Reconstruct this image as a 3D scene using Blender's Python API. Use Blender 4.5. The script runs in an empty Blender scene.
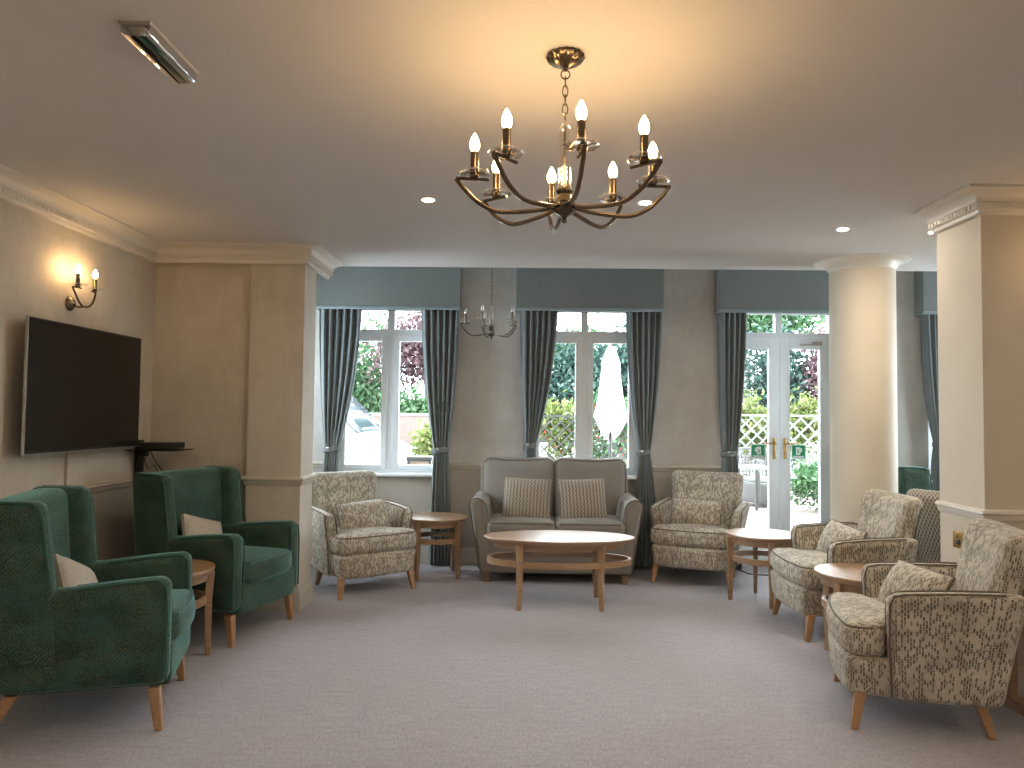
import bpy, math, random
import numpy as np
from mathutils import Vector, Matrix
random.seed(7)
PI = math.pi
R = math.radians
sc = bpy.context.scene
COL = sc.collection

# ------------------------------------------------------------------ materials
class NT:
    def __init__(s, name):
        s.m = bpy.data.materials.new(name); s.m.use_nodes = True
        s.t = s.m.node_tree; s.b = s.t.nodes['Principled BSDF']; s.out = s.t.nodes['Material Output']
    def n(s, typ, ins=None, **props):
        x = s.t.nodes.new('ShaderNode' + typ)
        for k, v in props.items(): setattr(x, k, v)
        for k, v in (ins or {}).items():
            if isinstance(v, bpy.types.NodeSocket): s.t.links.new(v, x.inputs[k])
            else: x.inputs[k].default_value = v
        return x
    def set(s, **kw):
        for k, v in kw.items():
            k = k.replace('_', ' ')
            if isinstance(v, bpy.types.NodeSocket): s.t.links.new(v, s.b.inputs[k])
            else: s.b.inputs[k].default_value = v
        return s
    def coord(s, kind='Object', scale=(1, 1, 1), rot=(0, 0, 0)):
        c = s.n('TexCoord'); m = s.n('Mapping', {'Vector': c.outputs[kind], 'Scale': scale, 'Rotation': rot})
        return m.outputs[0]
    def noise(s, vec, scale, detail=3, rough=.5, dist=0):
        return s.n('TexNoise', {'Vector': vec, 'Scale': scale, 'Detail': detail, 'Roughness': rough, 'Distortion': dist}).outputs[0]
    def ramp(s, fac, *stops):
        r = s.n('ValToRGB', {'Fac': fac}); e = r.color_ramp.elements
        while len(e) < len(stops): e.new(.5)
        for el, (p, c) in zip(e, stops): el.position = p; el.color = (*c, 1) if len(c) == 3 else c
        return r.outputs[0]
    def mix(s, fac, a, b, blend='MIX'):
        x = s.n('Mix', data_type='RGBA', blend_type=blend)
        for i, v in ((0, fac), (6, a), (7, b)):
            if isinstance(v, bpy.types.NodeSocket): s.t.links.new(v, x.inputs[i])
            else: x.inputs[i].default_value = (*v, 1) if i and len(v) == 3 else v
        return x.outputs[2]
    def math(s, op, a, b=0., c=0.):
        x = s.n('Math', operation=op)
        for i, v in enumerate((a, b, c)):
            if isinstance(v, bpy.types.NodeSocket): s.t.links.new(v, x.inputs[i])
            else: x.inputs[i].default_value = v
        return x.outputs[0]
    def sep(s, vec):
        return s.n('SeparateXYZ', {'Vector': vec}).outputs
    def bump(s, h, strength=.2, dist=.01):
        b = s.n('Bump', {'Height': h, 'Strength': strength, 'Distance': dist}); s.t.links.new(b.outputs[0], s.b.inputs['Normal'])
        return s

def c4(c): return (*c, 1)
def plain(name, col, rough=.5, metal=0, var=.06, scale=30, bump=0, **kw):
    m = NT(name); v = m.coord(); f = m.noise(v, scale)
    lo = tuple(x * (1 - var) for x in col); hi = tuple(min(1, x * (1 + var)) for x in col)
    m.set(Base_Color=m.ramp(f, (.3, lo), (.7, hi)), Roughness=rough, Metallic=metal, **kw)
    if bump: m.bump(f, bump, .004)
    return m.m

def wallpaper(name, a, b, c):
    m = NT(name); v = m.coord()
    big = m.noise(v, 2.2, 5, .6, .6)
    st = m.noise(m.coord(scale=(9, 9, 2.0)), 1.6, 6, .7, .8)
    hs = m.noise(m.coord(scale=(1.5, 1.5, 14)), 1.5, 4, .7, .4)
    f = m.math('ADD', m.math('MULTIPLY', big, .5), m.math('ADD', m.math('MULTIPLY', st, .33), m.math('MULTIPLY', hs, .17)))
    m.set(Base_Color=m.ramp(f, (.36, a), (.5, b), (.64, c)), Roughness=.75)
    return m.bump(st, .05, .004).m

def carpet(name):
    m = NT(name); v = m.coord()
    f1 = m.noise(m.coord(scale=(1, 1.6, 1)), 95, 2, .8); f2 = m.noise(m.coord(scale=(3, .8, 1)), 34, 4, .75); f3 = m.noise(v, 1.3, 3)
    w = m.noise(m.coord(scale=(.9, 5, 1)), 7, 4, .7)
    f = m.math('ADD', m.math('MULTIPLY', f1, .42), m.math('ADD', m.math('MULTIPLY', f2, .40), m.math('MULTIPLY', w, .18)))
    base = m.ramp(f, (.34, (.20, .19, .215)), (.5, (.355, .34, .38)), (.66, (.52, .50, .55)))
    m.set(Base_Color=m.mix(m.ramp(f3, (.35, (0, 0, 0)), (.65, (.25, .25, .25))), base, (.30, .27, .28)), Roughness=.95, Sheen_Weight=.25, Specular_IOR_Level=.15)
    return m.bump(f, .6, .006).m

def dashes(name, base1, base2, ink, bw=.0108, bh=.023, thr=(.36, .64), sheen=.25):
    """chenille with clusters of short upright dashes"""
    m = NT(name); uv = m.coord('UV')
    wob = m.n('TexNoise', {'Vector': uv, 'Scale': 70., 'Detail': 2.}).outputs['Color']
    v = m.n('VectorMath', {0: uv, 1: m.n('VectorMath', {0: wob, 'Scale': .0035}, operation='SCALE').outputs[0]}, operation='ADD').outputs[0]
    sw = m.sep(v); rv = m.n('CombineXYZ', {'X': sw[1], 'Y': sw[0]}).outputs[0]
    b = m.n('TexBrick', {'Vector': rv, 'Color1': (0, 0, 0, 1), 'Color2': (1, 1, 1, 1), 'Mortar': (0, 0, 0, 1), 'Scale': 1., 'Mortar Size': .0019, 'Mortar Smooth': .25, 'Bias': 0., 'Brick Width': bh, 'Row Height': bw})
    cell = m.sep(b.outputs['Color'])[0]; box = m.math('SUBTRACT', 1., b.outputs['Fac'])
    cl = m.noise(m.coord('UV', (24, 9, 1)), 1., 3, .65)
    on = m.math('GREATER_THAN', cell, m.ramp(cl, (thr[0], (.72, .72, .72)), (thr[1], (.22, .22, .22))))
    soft = m.noise(m.coord('UV', (1 / .006, 1 / .02, 1)), 1, 2, .6)
    fac = m.math('MULTIPLY', m.math('MULTIPLY', on, box), m.ramp(soft, (.25, (.35,) * 3), (.6, (.95,) * 3)))
    base = m.mix(m.ramp(m.noise(uv, 8, 4, .65), (.38, (0, 0, 0)), (.62, (1, 1, 1))), base1, base2)
    m.set(Base_Color=m.mix(fac, base, ink), Roughness=.85, Sheen_Weight=sheen, Sheen_Roughness=.4, Specular_IOR_Level=.2)
    return m.bump(m.math('SUBTRACT', 1., fac), .3, .003).m

def green_cloth(name):
    m = NT(name); v = m.coord('UV', (1 / .0075, 1 / .016, 1), (0, 0, R(24)))
    vo = m.n('TexVoronoi', {'Vector': v, 'Scale': 1., 'Randomness': .35}, distance='CHEBYCHEV')
    box = m.ramp(vo.outputs['Distance'], (.22, (1, 1, 1)), (.42, (0, 0, 0)))
    uv = m.coord('UV'); cl = m.noise(uv, 7, 4, .65)
    base = m.ramp(cl, (.38, (.011, .040, .036)), (.62, (.030, .095, .084)))
    amt = m.math('MULTIPLY', box, m.ramp(m.noise(uv, 5, 3, .6), (.35, (.25,) * 3), (.65, (.75,) * 3)))
    m.set(Base_Color=m.mix(amt, base, (.15, .165, .095)), Roughness=.75, Sheen_Weight=.9, Sheen_Roughness=.32, Sheen_Tint=(.42, .84, .80, 1), Specular_IOR_Level=.25)
    return m.bump(box, .3, .004).m

def weave(name, a, b, s=.006, sheen=.2):
    m = NT(name); uv = m.coord('UV', (1 / s, 1 / s, 1))
    ch = m.n('TexChecker', {'Vector': uv, 'Color1': c4(a), 'Color2': c4(b), 'Scale': 1.}).outputs[0]
    nz = m.noise(m.coord('UV'), 60, 3, .7)
    m.set(Base_Color=m.mix(m.ramp(nz, (.3, (0, 0, 0)), (.7, (.6,) * 3)), ch, tuple((x + y) * .42 for x, y in zip(a, b))), Roughness=.9, Sheen_Weight=sheen, Specular_IOR_Level=.15)
    return m.bump(nz, .25, .003).m

def zigzag(name, a, b, pitch=.026, wave=.06, amp=.0075, duty=.5, sharp=.1):
    """rows of vertical wavy ribs"""
    m = NT(name); s = m.sep(m.coord('UV'))
    tri = m.math('ABSOLUTE', m.math('SUBTRACT', m.math('FRACT', m.math('DIVIDE', s[1], wave)), .5))
    alt = m.math('SUBTRACT', m.math('MULTIPLY', m.math('MODULO', m.math('FLOOR', m.math('ADD', m.math('DIVIDE', s[0], pitch), 200.)), 2.), 2.), 1.)
    x = m.math('ADD', s[0], m.math('MULTIPLY', m.math('MULTIPLY', m.math('SUBTRACT', tri, .25), 4 * amp), 1.))
    fr = m.math('ABSOLUTE', m.math('SUBTRACT', m.math('FRACT', m.math('DIVIDE', x, pitch)), .5))
    f = m.ramp(fr, (duty * .5 - sharp, (0, 0, 0)), (duty * .5 + sharp, (1, 1, 1)))
    m.set(Base_Color=m.mix(f, a, b), Roughness=.85, Sheen_Weight=.2, Specular_IOR_Level=.2)
    return m.bump(f, .5, .006).m

def ogee(name, a, b, px=.024, py=.052):
    m = NT(name); s = m.sep(m.coord('UV'))
    fx = m.math('FRACT', m.math('DIVIDE', s[0], px)); col = m.math('FLOOR', m.math('DIVIDE', s[0], px))
    wig = m.math('MULTIPLY', m.math('SINE', m.math('MULTIPLY', s[1], 2 * PI / py)), .22)
    d1 = m.math('ABSOLUTE', m.math('SUBTRACT', fx, m.math('ADD', .25, wig)))
    d2 = m.math('ABSOLUTE', m.math('SUBTRACT', fx, m.math('SUBTRACT', .75, wig)))
    f = m.ramp(m.math('MINIMUM', d1, d2), (.07, (1, 1, 1)), (.12, (0, 0, 0)))
    m.set(Base_Color=m.mix(f, a, b), Roughness=.85, Sheen_Weight=.2)
    return m.m

def wood(name, a, b, rough=.4):
    m = NT(name); f = m.noise(m.coord(scale=(4, 26, 26)), 2.4, 5, .6, .8); g = m.noise(m.coord(scale=(1, 1, 1)), 3)
    f = m.math('ADD', m.math('MULTIPLY', f, .75), m.math('MULTIPLY', g, .25))
    m.set(Base_Color=m.ramp(f, (.35, a), (.65, b)), Roughness=rough, Specular_IOR_Level=.8, Coat_Weight=.6, Coat_Roughness=.38)
    return m.m

def drape(name, a, b):
    m = NT(name); f = m.noise(m.coord(scale=(1, 1, .25)), 160, 2, .6); g = m.noise(m.coord(), 3)
    m.set(Base_Color=m.mix(.4, m.ramp(f, (.3, a), (.7, b)), m.ramp(g, (.35, a), (.65, b))), Roughness=.85, Sheen_Weight=.25, Specular_IOR_Level=.2)
    return m.bump(f, .15, .002).m

def glow(name, col, strength):
    m = NT(name); m.set(Base_Color=c4(col), Emission_Color=c4(col), Emission_Strength=strength); return m.m

def pane_mat(name, tint=(.97, .985, .98), refl=.035):
    m = NT(name); t = m.n('BsdfTransparent', {'Color': c4(tint)}); g = m.n('BsdfGlossy', {'Roughness': .0})
    fr = m.n('Fresnel', {'IOR': 1.5})
    mx = m.n('MixShader', {'Fac': m.math('MULTIPLY', fr.outputs[0], refl / .04)}); m.t.links.new(t.outputs[0], mx.inputs[1]); m.t.links.new(g.outputs[0], mx.inputs[2])
    m.t.links.new(mx.outputs[0], m.out.inputs[0]); return m.m

def crystal(name, tint=(.98, .97, .95)):
    """thin clear cut glass"""
    m = NT(name); t = m.n('BsdfTransparent', {'Color': c4(tint)}); g = m.n('BsdfGlossy', {'Roughness': .04, 'Color': (1, 1, 1, 1)})
    lw = m.n('LayerWeight', {'Blend': .45}); nz = m.noise(m.coord(), 40, 2)
    mx = m.n('MixShader', {'Fac': m.math('MULTIPLY_ADD', lw.outputs['Facing'], .85, .14)}); m.t.links.new(t.outputs[0], mx.inputs[1]); m.t.links.new(g.outputs[0], mx.inputs[2])
    m.t.links.new(mx.outputs[0], m.out.inputs[0]); return m.m

def leafmat(name, cols, trans=.35):
    m = NT(name); g = m.n('NewGeometry'); r = g.outputs['Random Per Island']
    n = len(cols); col = m.ramp(r, *[((i + .5) / n, c) for i, c in enumerate(cols)])
    d = m.n('BsdfDiffuse', {'Color': col}); t = m.n('BsdfTranslucent', {'Color': col})
    mx = m.n('MixShader', {'Fac': trans}); m.t.links.new(d.outputs[0], mx.inputs[1]); m.t.links.new(t.outputs[0], mx.inputs[2])
    m.t.links.new(mx.outputs[0], m.out.inputs[0]); return m.m

def brickmat(name, c1, c2, mortar, sx, sy, rot=0):
    m = NT(name); v = m.coord('Object', (1, 1, 1), (0, 0, rot))
    b = m.n('TexBrick', {'Vector': v, 'Color1': c4(c1), 'Color2': c4(c2), 'Mortar': c4(mortar), 'Scale': 1., 'Mortar Size': .006, 'Brick Width': sx, 'Row Height': sy})
    nz = m.noise(v, 6, 3)
    m.set(Base_Color=m.mix(m.ramp(nz, (.3, (0, 0, 0)), (.7, (.5,) * 3)), b.outputs[0], c1), Roughness=.85)
    return m.m

# ------------------------------------------------------------------ mesh building
class MB:
    def __init__(s): s.v = []; s.f = []; s.uv = []
    def add(s, verts, faces, uvs=None, fn=None):
        o = len(s.v)
        if fn: verts = [fn(*p) for p in verts]
        s.v += [tuple(p) for p in verts]
        for i, f in enumerate(faces):
            s.f.append(tuple(k + o for k in f)); s.uv.append(uvs[i] if uvs else None)
        return s
    def box(s, x0, x1, y0, y1, z0, z1, fn=None):
        v = [(x, y, z) for z in (z0, z1) for y in (y0, y1) for x in (x0, x1)]
        return s.add(v, [(0, 2, 3, 1), (4, 5, 7, 6), (0, 1, 5, 4), (2, 6, 7, 3), (0, 4, 6, 2), (1, 3, 7, 5)], None, fn)
    def rbox(s, size, r, c=(0, 0, 0), fn=None, m=3, k=3, puff=0.):
        """rounded box; m spans per flat, k spans per corner, puff bulges the big faces; fn bends the result"""
        h = [x / 2 for x in size]; r = min(r, min(h) * .999)
        ax = []
        for a in h:
            L = []
            for i in range(k + 1): L.append(-a + r * (1 - math.cos(PI / 2 * i / k)) if False else -a + r * i / k)
            for i in range(1, m): L.append(-(a - r) + 2 * (a - r) * i / m)
            for i in range(k + 1): L.append((a - r) + r * i / k)
            ax.append(L)
        idx = {}; V = []; F = []; U = []
        def vert(p):
            key = tuple(round(x, 5) for x in p)
            if key in idx: return idx[key]
            q = [max(-(a - r), min(a - r, x)) for x, a in zip(p, h)]
            d = [x - y for x, y in zip(p, q)]; L = math.sqrt(sum(x * x for x in d)) or 1
            o = [y + r * x / L for x, y in zip(d, q)]
            if puff:
                w = [max(0, 1 - (x / a) ** 2) for x, a in zip(p, h)]
                for i in range(3):
                    g = w[(i + 1) % 3] * w[(i + 2) % 3]
                    o[i] += puff * g * (o[i] / h[i]) * min(1, h[(i + 1) % 3] / .15) * min(1, h[(i + 2) % 3] / .15) * .9
            o = [x + y for x, y in zip(o, c)]
            if fn: o = fn(*o)
            idx[key] = len(V); V.append(tuple(o)); return idx[key]
        for i in range(3):
            j, l = (i + 1) % 3, (i + 2) % 3
            for sg in (-1, 1):
                A, B = ax[j], ax[l]
                for a in range(len(A) - 1):
                    for b in range(len(B) - 1):
                        cs = [(a, b), (a + 1, b), (a + 1, b + 1), (a, b + 1)]
                        if sg < 0: cs = cs[::-1]
                        ids = []; uv = []
                        for (p, q) in cs:
                            P = [0, 0, 0]; P[i] = sg * h[i]; P[j] = A[p]; P[l] = B[q]
                            ids.append(vert(P)); W = [x + y for x, y in zip(P, c)]
                            if i == 0: uv.append((W[1] + 3.1 * sg, W[2]))
                            elif i == 1: uv.append((W[0] + 5.3 * sg, W[2]))
                            else: uv.append((W[0] + 7.7, W[1]))
                        F.append(tuple(ids)); U.append(uv)
        return s.add(V, F, U)
    def lathe(s, prof, c=(0, 0, 0), n=20, fn=None, flute=0, nf=0):
        V = []; F = []
        for (r, z) in prof:
            for i in range(n):
                a = 2 * PI * i / n; rr = r * (1 + flute * math.cos(nf * a)) if flute else r
                V.append((c[0] + rr * math.cos(a), c[1] + rr * math.sin(a), c[2] + z))
        for j in range(len(prof) - 1):
            for i in range(n):
                k = (i + 1) % n
                F.append((j * n + i, j * n + k, (j + 1) * n + k, (j + 1) * n + i))
        if prof[0][0] > 1e-5: F.append(tuple(range(n))[::-1])
        if prof[-1][0] > 1e-5: F.append(tuple(range((len(prof) - 1) * n, len(prof) * n)))
        return s.add(V, F, None, fn)
    def tube(s, pts, r, n=8, closed=False, fn=None, flat=1.):
        P = [Vector(p) for p in pts]; N = len(P); rad = r if hasattr(r, '__len__') else [r] * N
        V = []; F = []; up = Vector((0, 0, 1)); prev = None
        for i, p in enumerate(P):
            if closed: t = P[(i + 1) % N] - P[i - 1]
            else: t = P[min(i + 1, N - 1)] - P[max(i - 1, 0)]
            t.normalize()
            if prev is None:
                a = up if abs(t.dot(up)) < .95 else Vector((1, 0, 0)); u = t.cross(a).normalized()
            else: u = (prev - t * prev.dot(t)).normalized()
            prev = u; w = t.cross(u)
            for k in range(n):
                a = 2 * PI * k / n; V.append(p + (u * math.cos(a) + w * math.sin(a) * flat) * rad[i])
        M = N if closed else N - 1
        for i in range(M):
            for k in range(n):
                l = (k + 1) % n; j = (i + 1) % N
                F.append((i * n + k, i * n + l, j * n + l, j * n + k))
        if not closed: F.append(tuple(range(n))[::-1]); F.append(tuple(range((N - 1) * n, N * n)))
        return s.add(V, F, None, fn)
    def prism(s, poly, axis, a0, a1, fn=None):
        """extrude a 2-D polygon along an axis (polygon in the other two axes, in xyz order)"""
        n = len(poly); V = []
        for a in (a0, a1):
            for (p, q) in poly: V.append({'x': (a, p, q), 'y': (p, a, q), 'z': (p, q, a)}[axis])
        F = [tuple(range(n))[::-1], tuple(range(n, 2 * n))]
        for i in range(n): j = (i + 1) % n; F.append((i, j, n + j, n + i))
        if axis == 'y': F = [f[::-1] for f in F]
        return s.add(V, F, None, fn)
    def leg(s, top, bot, wt, wb):
        """square tapered leg between two points"""
        V = []
        for (p, w) in ((bot, wb), (top, wt)):
            for (i, j) in ((-1, -1), (1, -1), (1, 1), (-1, 1)):
                V.append((p[0] + i * w / 2, p[1] + j * w / 2, p[2]))
        return s.add(V, [(3, 2, 1, 0), (4, 5, 6, 7), (0, 1, 5, 4), (1, 2, 6, 5), (2, 3, 7, 6), (3, 0, 4, 7)])
    def sweep(s, prof, path):
        """profile (offset to the right of the path, z) swept along an XY path with mitred corners"""
        N = len(path); n = len(prof); V = []; F = []
        for i in range(N):
            d = []
            for (a, b) in ((i - 1, i), (i, i + 1)):
                if 0 <= a and b < N:
                    t = Vector((path[b][0] - path[a][0], path[b][1] - path[a][1])).normalized(); d.append(Vector((t.y, -t.x)))
            m = sum(d, Vector((0, 0))).normalized(); m /= m.dot(d[0])
            for (o, z) in prof: V.append((path[i][0] + m.x * o, path[i][1] + m.y * o, z))
        for i in range(N - 1):
            for k in range(n):
                l = (k + 1) % n; F.append((i * n + k, (i + 1) * n + k, (i + 1) * n + l, i * n + l))
        F.append(tuple(range(n))[::-1]); F.append(tuple(range((N - 1) * n, N * n)))
        return s.add(V, F)
    def build(s, name, mat, parent=None, loc=None, rot=None, sharp=38, bevel=0, solid=0):
        me = bpy.data.meshes.new(name); me.from_pydata(s.v, [], s.f); me.validate(); 
        if len(me.polygons) == len(s.f):
            ul = me.uv_layers.new(name='UV')
            for p, uv in zip(me.polygons, s.uv):
                if uv is None:
                    nx, ny, nz = (abs(x) for x in p.normal)
                for k, li in enumerate(p.loop_indices):
                    if uv is not None: ul.data[li].uv = uv[k]
                    else:
                        x, y, z = me.vertices[me.loops[li].vertex_index].co
                        ul.data[li].uv = (y, z) if nx > ny and nx > nz else ((x, z) if ny > nz else (x, y))
        me.polygons.foreach_set('use_smooth', [True] * len(me.polygons))
        me.set_sharp_from_angle(angle=R(sharp)); me.update()
        for m in (mat if isinstance(mat, (list, tuple)) else [mat]): me.materials.append(m)
        o = bpy.data.objects.new(name, me); COL.objects.link(o)
        if parent: o.parent = parent
        if loc: o.location = loc
        if rot: o.rotation_euler = rot
        if bevel:
            b = o.modifiers.new('bevel', 'BEVEL'); b.width = bevel; b.segments = 2; b.limit_method = 'ANGLE'; b.angle_limit = R(40)
        if solid:
            b = o.modifiers.new('thickness', 'SOLIDIFY'); b.thickness = solid; b.offset = 0
        return o

def tag(o, label=None, cat=None, group=None, kind=None):
    if label: o['label'] = label
    if cat: o['category'] = cat
    if group: o['group'] = group
    if kind: o['kind'] = kind
    return o
def empty(name, loc=(0, 0, 0), rz=0, label=None, cat=None, group=None, kind=None):
    o = bpy.data.objects.new(name, None); COL.objects.link(o); o.location = loc; o.rotation_euler = (0, 0, rz); o.empty_display_size = .1
    return tag(o, label, cat, group, kind)
def kids(o): return [c for c in bpy.data.objects if c.parent == o]
def dup(root, loc, rz, label, group=None, rot=None):
    def cp(o, parent):
        c = o.copy(); COL.objects.link(c)
        if parent: c.parent = parent
        for ch in kids(o): cp(ch, c)
        return c
    r = cp(root, None); r.location = loc; r.rotation_euler = rot or (0, 0, rz); r['label'] = label
    if group: r['group'] = group
    return r
def struct(name, mb, mat, label=None, **kw):
    o = mb.build(name, mat, **kw); o['kind'] = 'structure'
    tag(o, label); return o

# ------------------------------------------------------------------ palette
M = {}
M['paper'] = wallpaper('aged wallpaper', (.48, .43, .36), (.55, .50, .42), (.61, .56, .48))
M['paper_bay'] = wallpaper('wallpaper tinted for bay light', (.43, .42, .40), (.50, .49, .465), (.57, .56, .53))  # same paper as the left wall, cool bay light put into its colour
M['dado_paint'] = plain('stone wall paint', (.47, .45, .41), .6, var=.02, scale=8)
M['cream'] = plain('cream wall paint', (.60, .54, .44), .6, var=.02, scale=6)
M['white_paint'] = plain('white gloss paint', (.74, .70, .63), .4, var=.02, scale=8)
M['trim'] = plain('stone gloss paint', (.54, .505, .44), .45, var=.02, scale=8)
M['ceiling'] = plain('ceiling emulsion', (.66, .64, .62), .9, var=.015, scale=4)
M['upvc'] = plain('white window frame plastic', (.82, .88, .93), .35, var=.01)
M['carpet'] = carpet('mottled grey carpet')
M['glass'] = pane_mat('window glass')
M['curtain'] = drape('slate curtain cloth', (.135, .160, .165), (.180, .210, .215))
M['pelmet'] = drape('slate pelmet cloth', (.150, .170, .165), (.19, .208, .203))
M['braid'] = drape('pelmet braid', (.20, .25, .26), (.25, .31, .32))
M['green'] = green_cloth('bottle green chenille')
M['greenplain'] = plain('green piping', (.018, .075, .062), .7, var=.1, Sheen_Weight=.6, Sheen_Tint=(.32, .75, .68, 1))
M['grey'] = dashes('cream and taupe dash chenille', (.58, .53, .44), (.40, .36, .295), (.085, .068, .050))
M['greypipe'] = plain('taupe piping', (.14, .12, .095), .8)
M['sofa'] = weave('taupe weave', (.275, .25, .22), (.195, .178, .158))
M['sofapipe'] = plain('brown piping', (.13, .105, .085), .8)
M['zig'] = zigzag('wavy rib cloth', (.19, .16, .13), (.40, .355, .29), .030, .040, .006)
M['ogee'] = ogee('ogee lattice cloth', (.20, .175, .14), (.55, .52, .46))
M['pillow'] = plain('light grey cushion cloth', (.46, .42, .36), .9, var=.08, scale=60, bump=.1)
M['oak'] = wood('oak', (.28, .16, .08), (.42, .26, .14), .42)
M['oakleg'] = wood('oak leg', (.34, .175, .07), (.50, .28, .12), .4)
M['walnutleg'] = wood('darker leg', (.20, .10, .045), (.30, .16, .075), .4)
M['black'] = plain('black plastic', (.012, .011, .011), .4)
M['screen'] = plain('television glass', (.010, .008, .007), .22, var=.02, Specular_IOR_Level=.35)
M['silver'] = plain('brushed silver', (.55, .54, .52), .3, 1)
M['bronze'] = plain('antique brass', (.175, .138, .095), .24, 1, var=.15)
M['pewter'] = plain('antique pewter', (.20, .175, .14), .28, 1, var=.15)
M['brass'] = plain('polished brass', (.62, .42, .16), .25, 1)
M['crystal'] = crystal('cut glass')
M['bulb'] = glow('lit candle bulb', (1., .63, .29), 66)
M['downlight'] = glow('lit downlight', (1., .86, .68), 580)
M['clear'] = pane_mat('clear plastic', (.90, .90, .88), .05)
M['bulb_off'] = crystal('clear bulb glass')

# ------------------------------------------------------------------ setting
XL, YW, ZC, ZB = -2.71, 7.20, 2.63, 2.98          # left wall, window wall, ceiling, higher ceiling of the window bay
XR, YR, YB = 5.2, -3.2, 6.12                      # right wall, rear wall, edge of the lower ceiling
struct('floor', MB().box(XL - .3, XR + .3, YR - .3, YW + .3, -.12, 0), M['carpet'])
ce = MB().box(XL - .3, XR + .3, YR - .3, YB, ZC, ZB + .12); ce.box(XL - .3, XR + .3, YB, YW + .3, ZB, ZB + .12)
struct('ceiling', ce, M['ceiling'])
ZD = .955                                         # dado rail top
def two_tone(name, x0, x1, y0, y1, top, m1, m2, z1=ZC):
    pass
w = MB().box(XL - .3, XL, YR - .3, 5.95, ZD - .03, ZB).box(XL - .3, XL, 7.05, YW + .3, ZD - .03, ZB).box(XL - .3, XL, 5.95, 7.05, 2.55, ZB)  # gap left for an added, unseen daylight window
struct('wall_left', w, M['paper'])
struct('wall_left_dado', MB().box(XL - .3, XL, YR - .3, YW + .3, 0, ZD - .03), M['dado_paint'])
RW = [(5.75, 7.05)]  # opening for the added right-wall window, unseen, lets daylight in
w = MB().box(XR, XR + .3, YR - .3, YW + .3, 0, .8).box(XR, XR + .3, YR - .3, YW + .3, 2.5, ZB)
for a, b in ((YR - .3, RW[0][0]), (RW[0][1], YW + .3)): w.box(XR, XR + .3, a, b, .8, 2.5)
struct('wall_right', w, M['cream'])
struct('wall_rear', MB().box(XL, XR, YR - .3, YR, 0, ZB), M['paper'])
XP, YP = -1.588, 5.43                             # pillar edge and face
w = MB().box(XL, XP, YP + .05, 5.74, 0, ZC); w.box(-1.983, XP, YP, YP + .05, 0, ZC)
struct('wall_partition', w, M['paper'])
struct('wall_pier', MB().box(2.424, XR, 3.96, 4.38, 0, ZC), M['cream'])
c = MB().lathe([(.236, 0), (.236, 2.59)], (2.630, 5.80, 0), 64)
struct('column', c, M['cream'], 'round cream column standing between the glazed doors and the pier')
struct('trim_1', MB().lathe([(.237, 2.555), (.243, 2.572), (.252, 2.578), (.262, 2.598), (.29, 2.615), (.33, 2.624), (.345, ZC)], (2.630, 5.80, 0), 64), M['white_paint'], 'moulded collar round the top of the round column')

# openings of the window wall: centre, half width, sill, head
W1, W2, DR, W4 = (-1.275, .54), (.615, .54), (2.500, .54), (4.38, .50)
ops = [(W1, .83, 2.48), (W2, .83, 2.48), (DR, 0, 2.48), (W4, .83, 2.48)]
up = MB(); lo = MB(); x = XL; zs = ZD - .03
for (cx, hw), z0, z1 in ops:
    up.box(x, cx - hw, YW, YW + .3, zs, ZB); lo.box(x, cx - hw, YW, YW + .3, 0, zs)
    up.box(cx - hw, cx + hw, YW, YW + .3, z1, ZB)
    if z0: lo.box(cx - hw, cx + hw, YW, YW + .3, 0, z0)
    x = cx + hw
up.box(x, XR, YW, YW + .3, zs, ZB); lo.box(x, XR, YW, YW + .3, 0, zs)
struct('wall_window', up, M['paper_bay']); struct('wall_window_dado', lo, M['dado_paint'])

# mouldings
def cornice_prof(h=.125, p=.135):
    pts = [(0, ZC), (p, ZC), (p, ZC - .012), (p - .012, ZC - .018)]
    for i in range(7):
        a = i / 6 * PI / 2; pts.append((p - .02 - (p - .065) * math.sin(a) * .9, ZC - .02 - .045 * (1 - math.cos(a))))
    pts += [(.046, ZC - .068), (.046, ZC - .098), (.03, ZC - .102), (.026, ZC - h + .006), (.016, ZC - h), (0, ZC - h)]
    return pts
def cornice(name, path, label=None):
    m = MB().sweep(cornice_prof(), path)
    for (a, b) in zip(path, path[1:]):           # egg-and-dart bumps along the lower band
        L = math.dist(a, b); t = ((b[0] - a[0]) / L, (b[1] - a[1]) / L); n = (t[1], -t[0]); k = int(L / .032)
        for i in range(k):
            q = (i + .5) / k * L
            cx, cy = a[0] + t[0] * q + n[0] * .044, a[1] + t[1] * q + n[1] * .044
            hx, hy = abs(t[0]) * .010 + abs(n[0]) * .009, abs(t[1]) * .010 + abs(n[1]) * .009
            m.box(cx - hx, cx + hx, cy - hy, cy + hy, ZC - .095, ZC - .072)
    return struct(name, m, M['white_paint'], label)
cornice('trim_2', [(XL, YR), (XL, YP), (XP, YP), (XP, YB - .08)], 'white cornice with beaded band over the television wall and pillar')
cornice('trim_3', [(2.424, 4.38), (2.424, 3.96), (XR, 3.96)], 'white cornice with beaded band round the top of the pier')
def rail(name, path, mat='trim', z=ZD):
    return struct(name, MB().sweep([(0, z), (.012, z), (.028, z - .006), (.030, z - .020), (.018, z - .028), (.014, z - .050), (.007, z - .060), (0, z - .062)], path), M[mat])
def skirt(name, path, mat='trim'):
    return struct(name, MB().sweep([(0, .15), (.008, .15), (.014, .135), (.020, .125), (.020, 0), (0, 0)], path), M[mat])
rail('trim_4', [(XL, YR), (XL, YP + .05), (-1.983, YP + .05), (-1.983, YP), (XP, YP), (XP, 5.74)])
skirt('baseboard_left', [(XL, YR), (XL, YP + .05), (-1.983, YP + .05), (-1.983, YP), (XP, YP), (XP, 5.74)])
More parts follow.
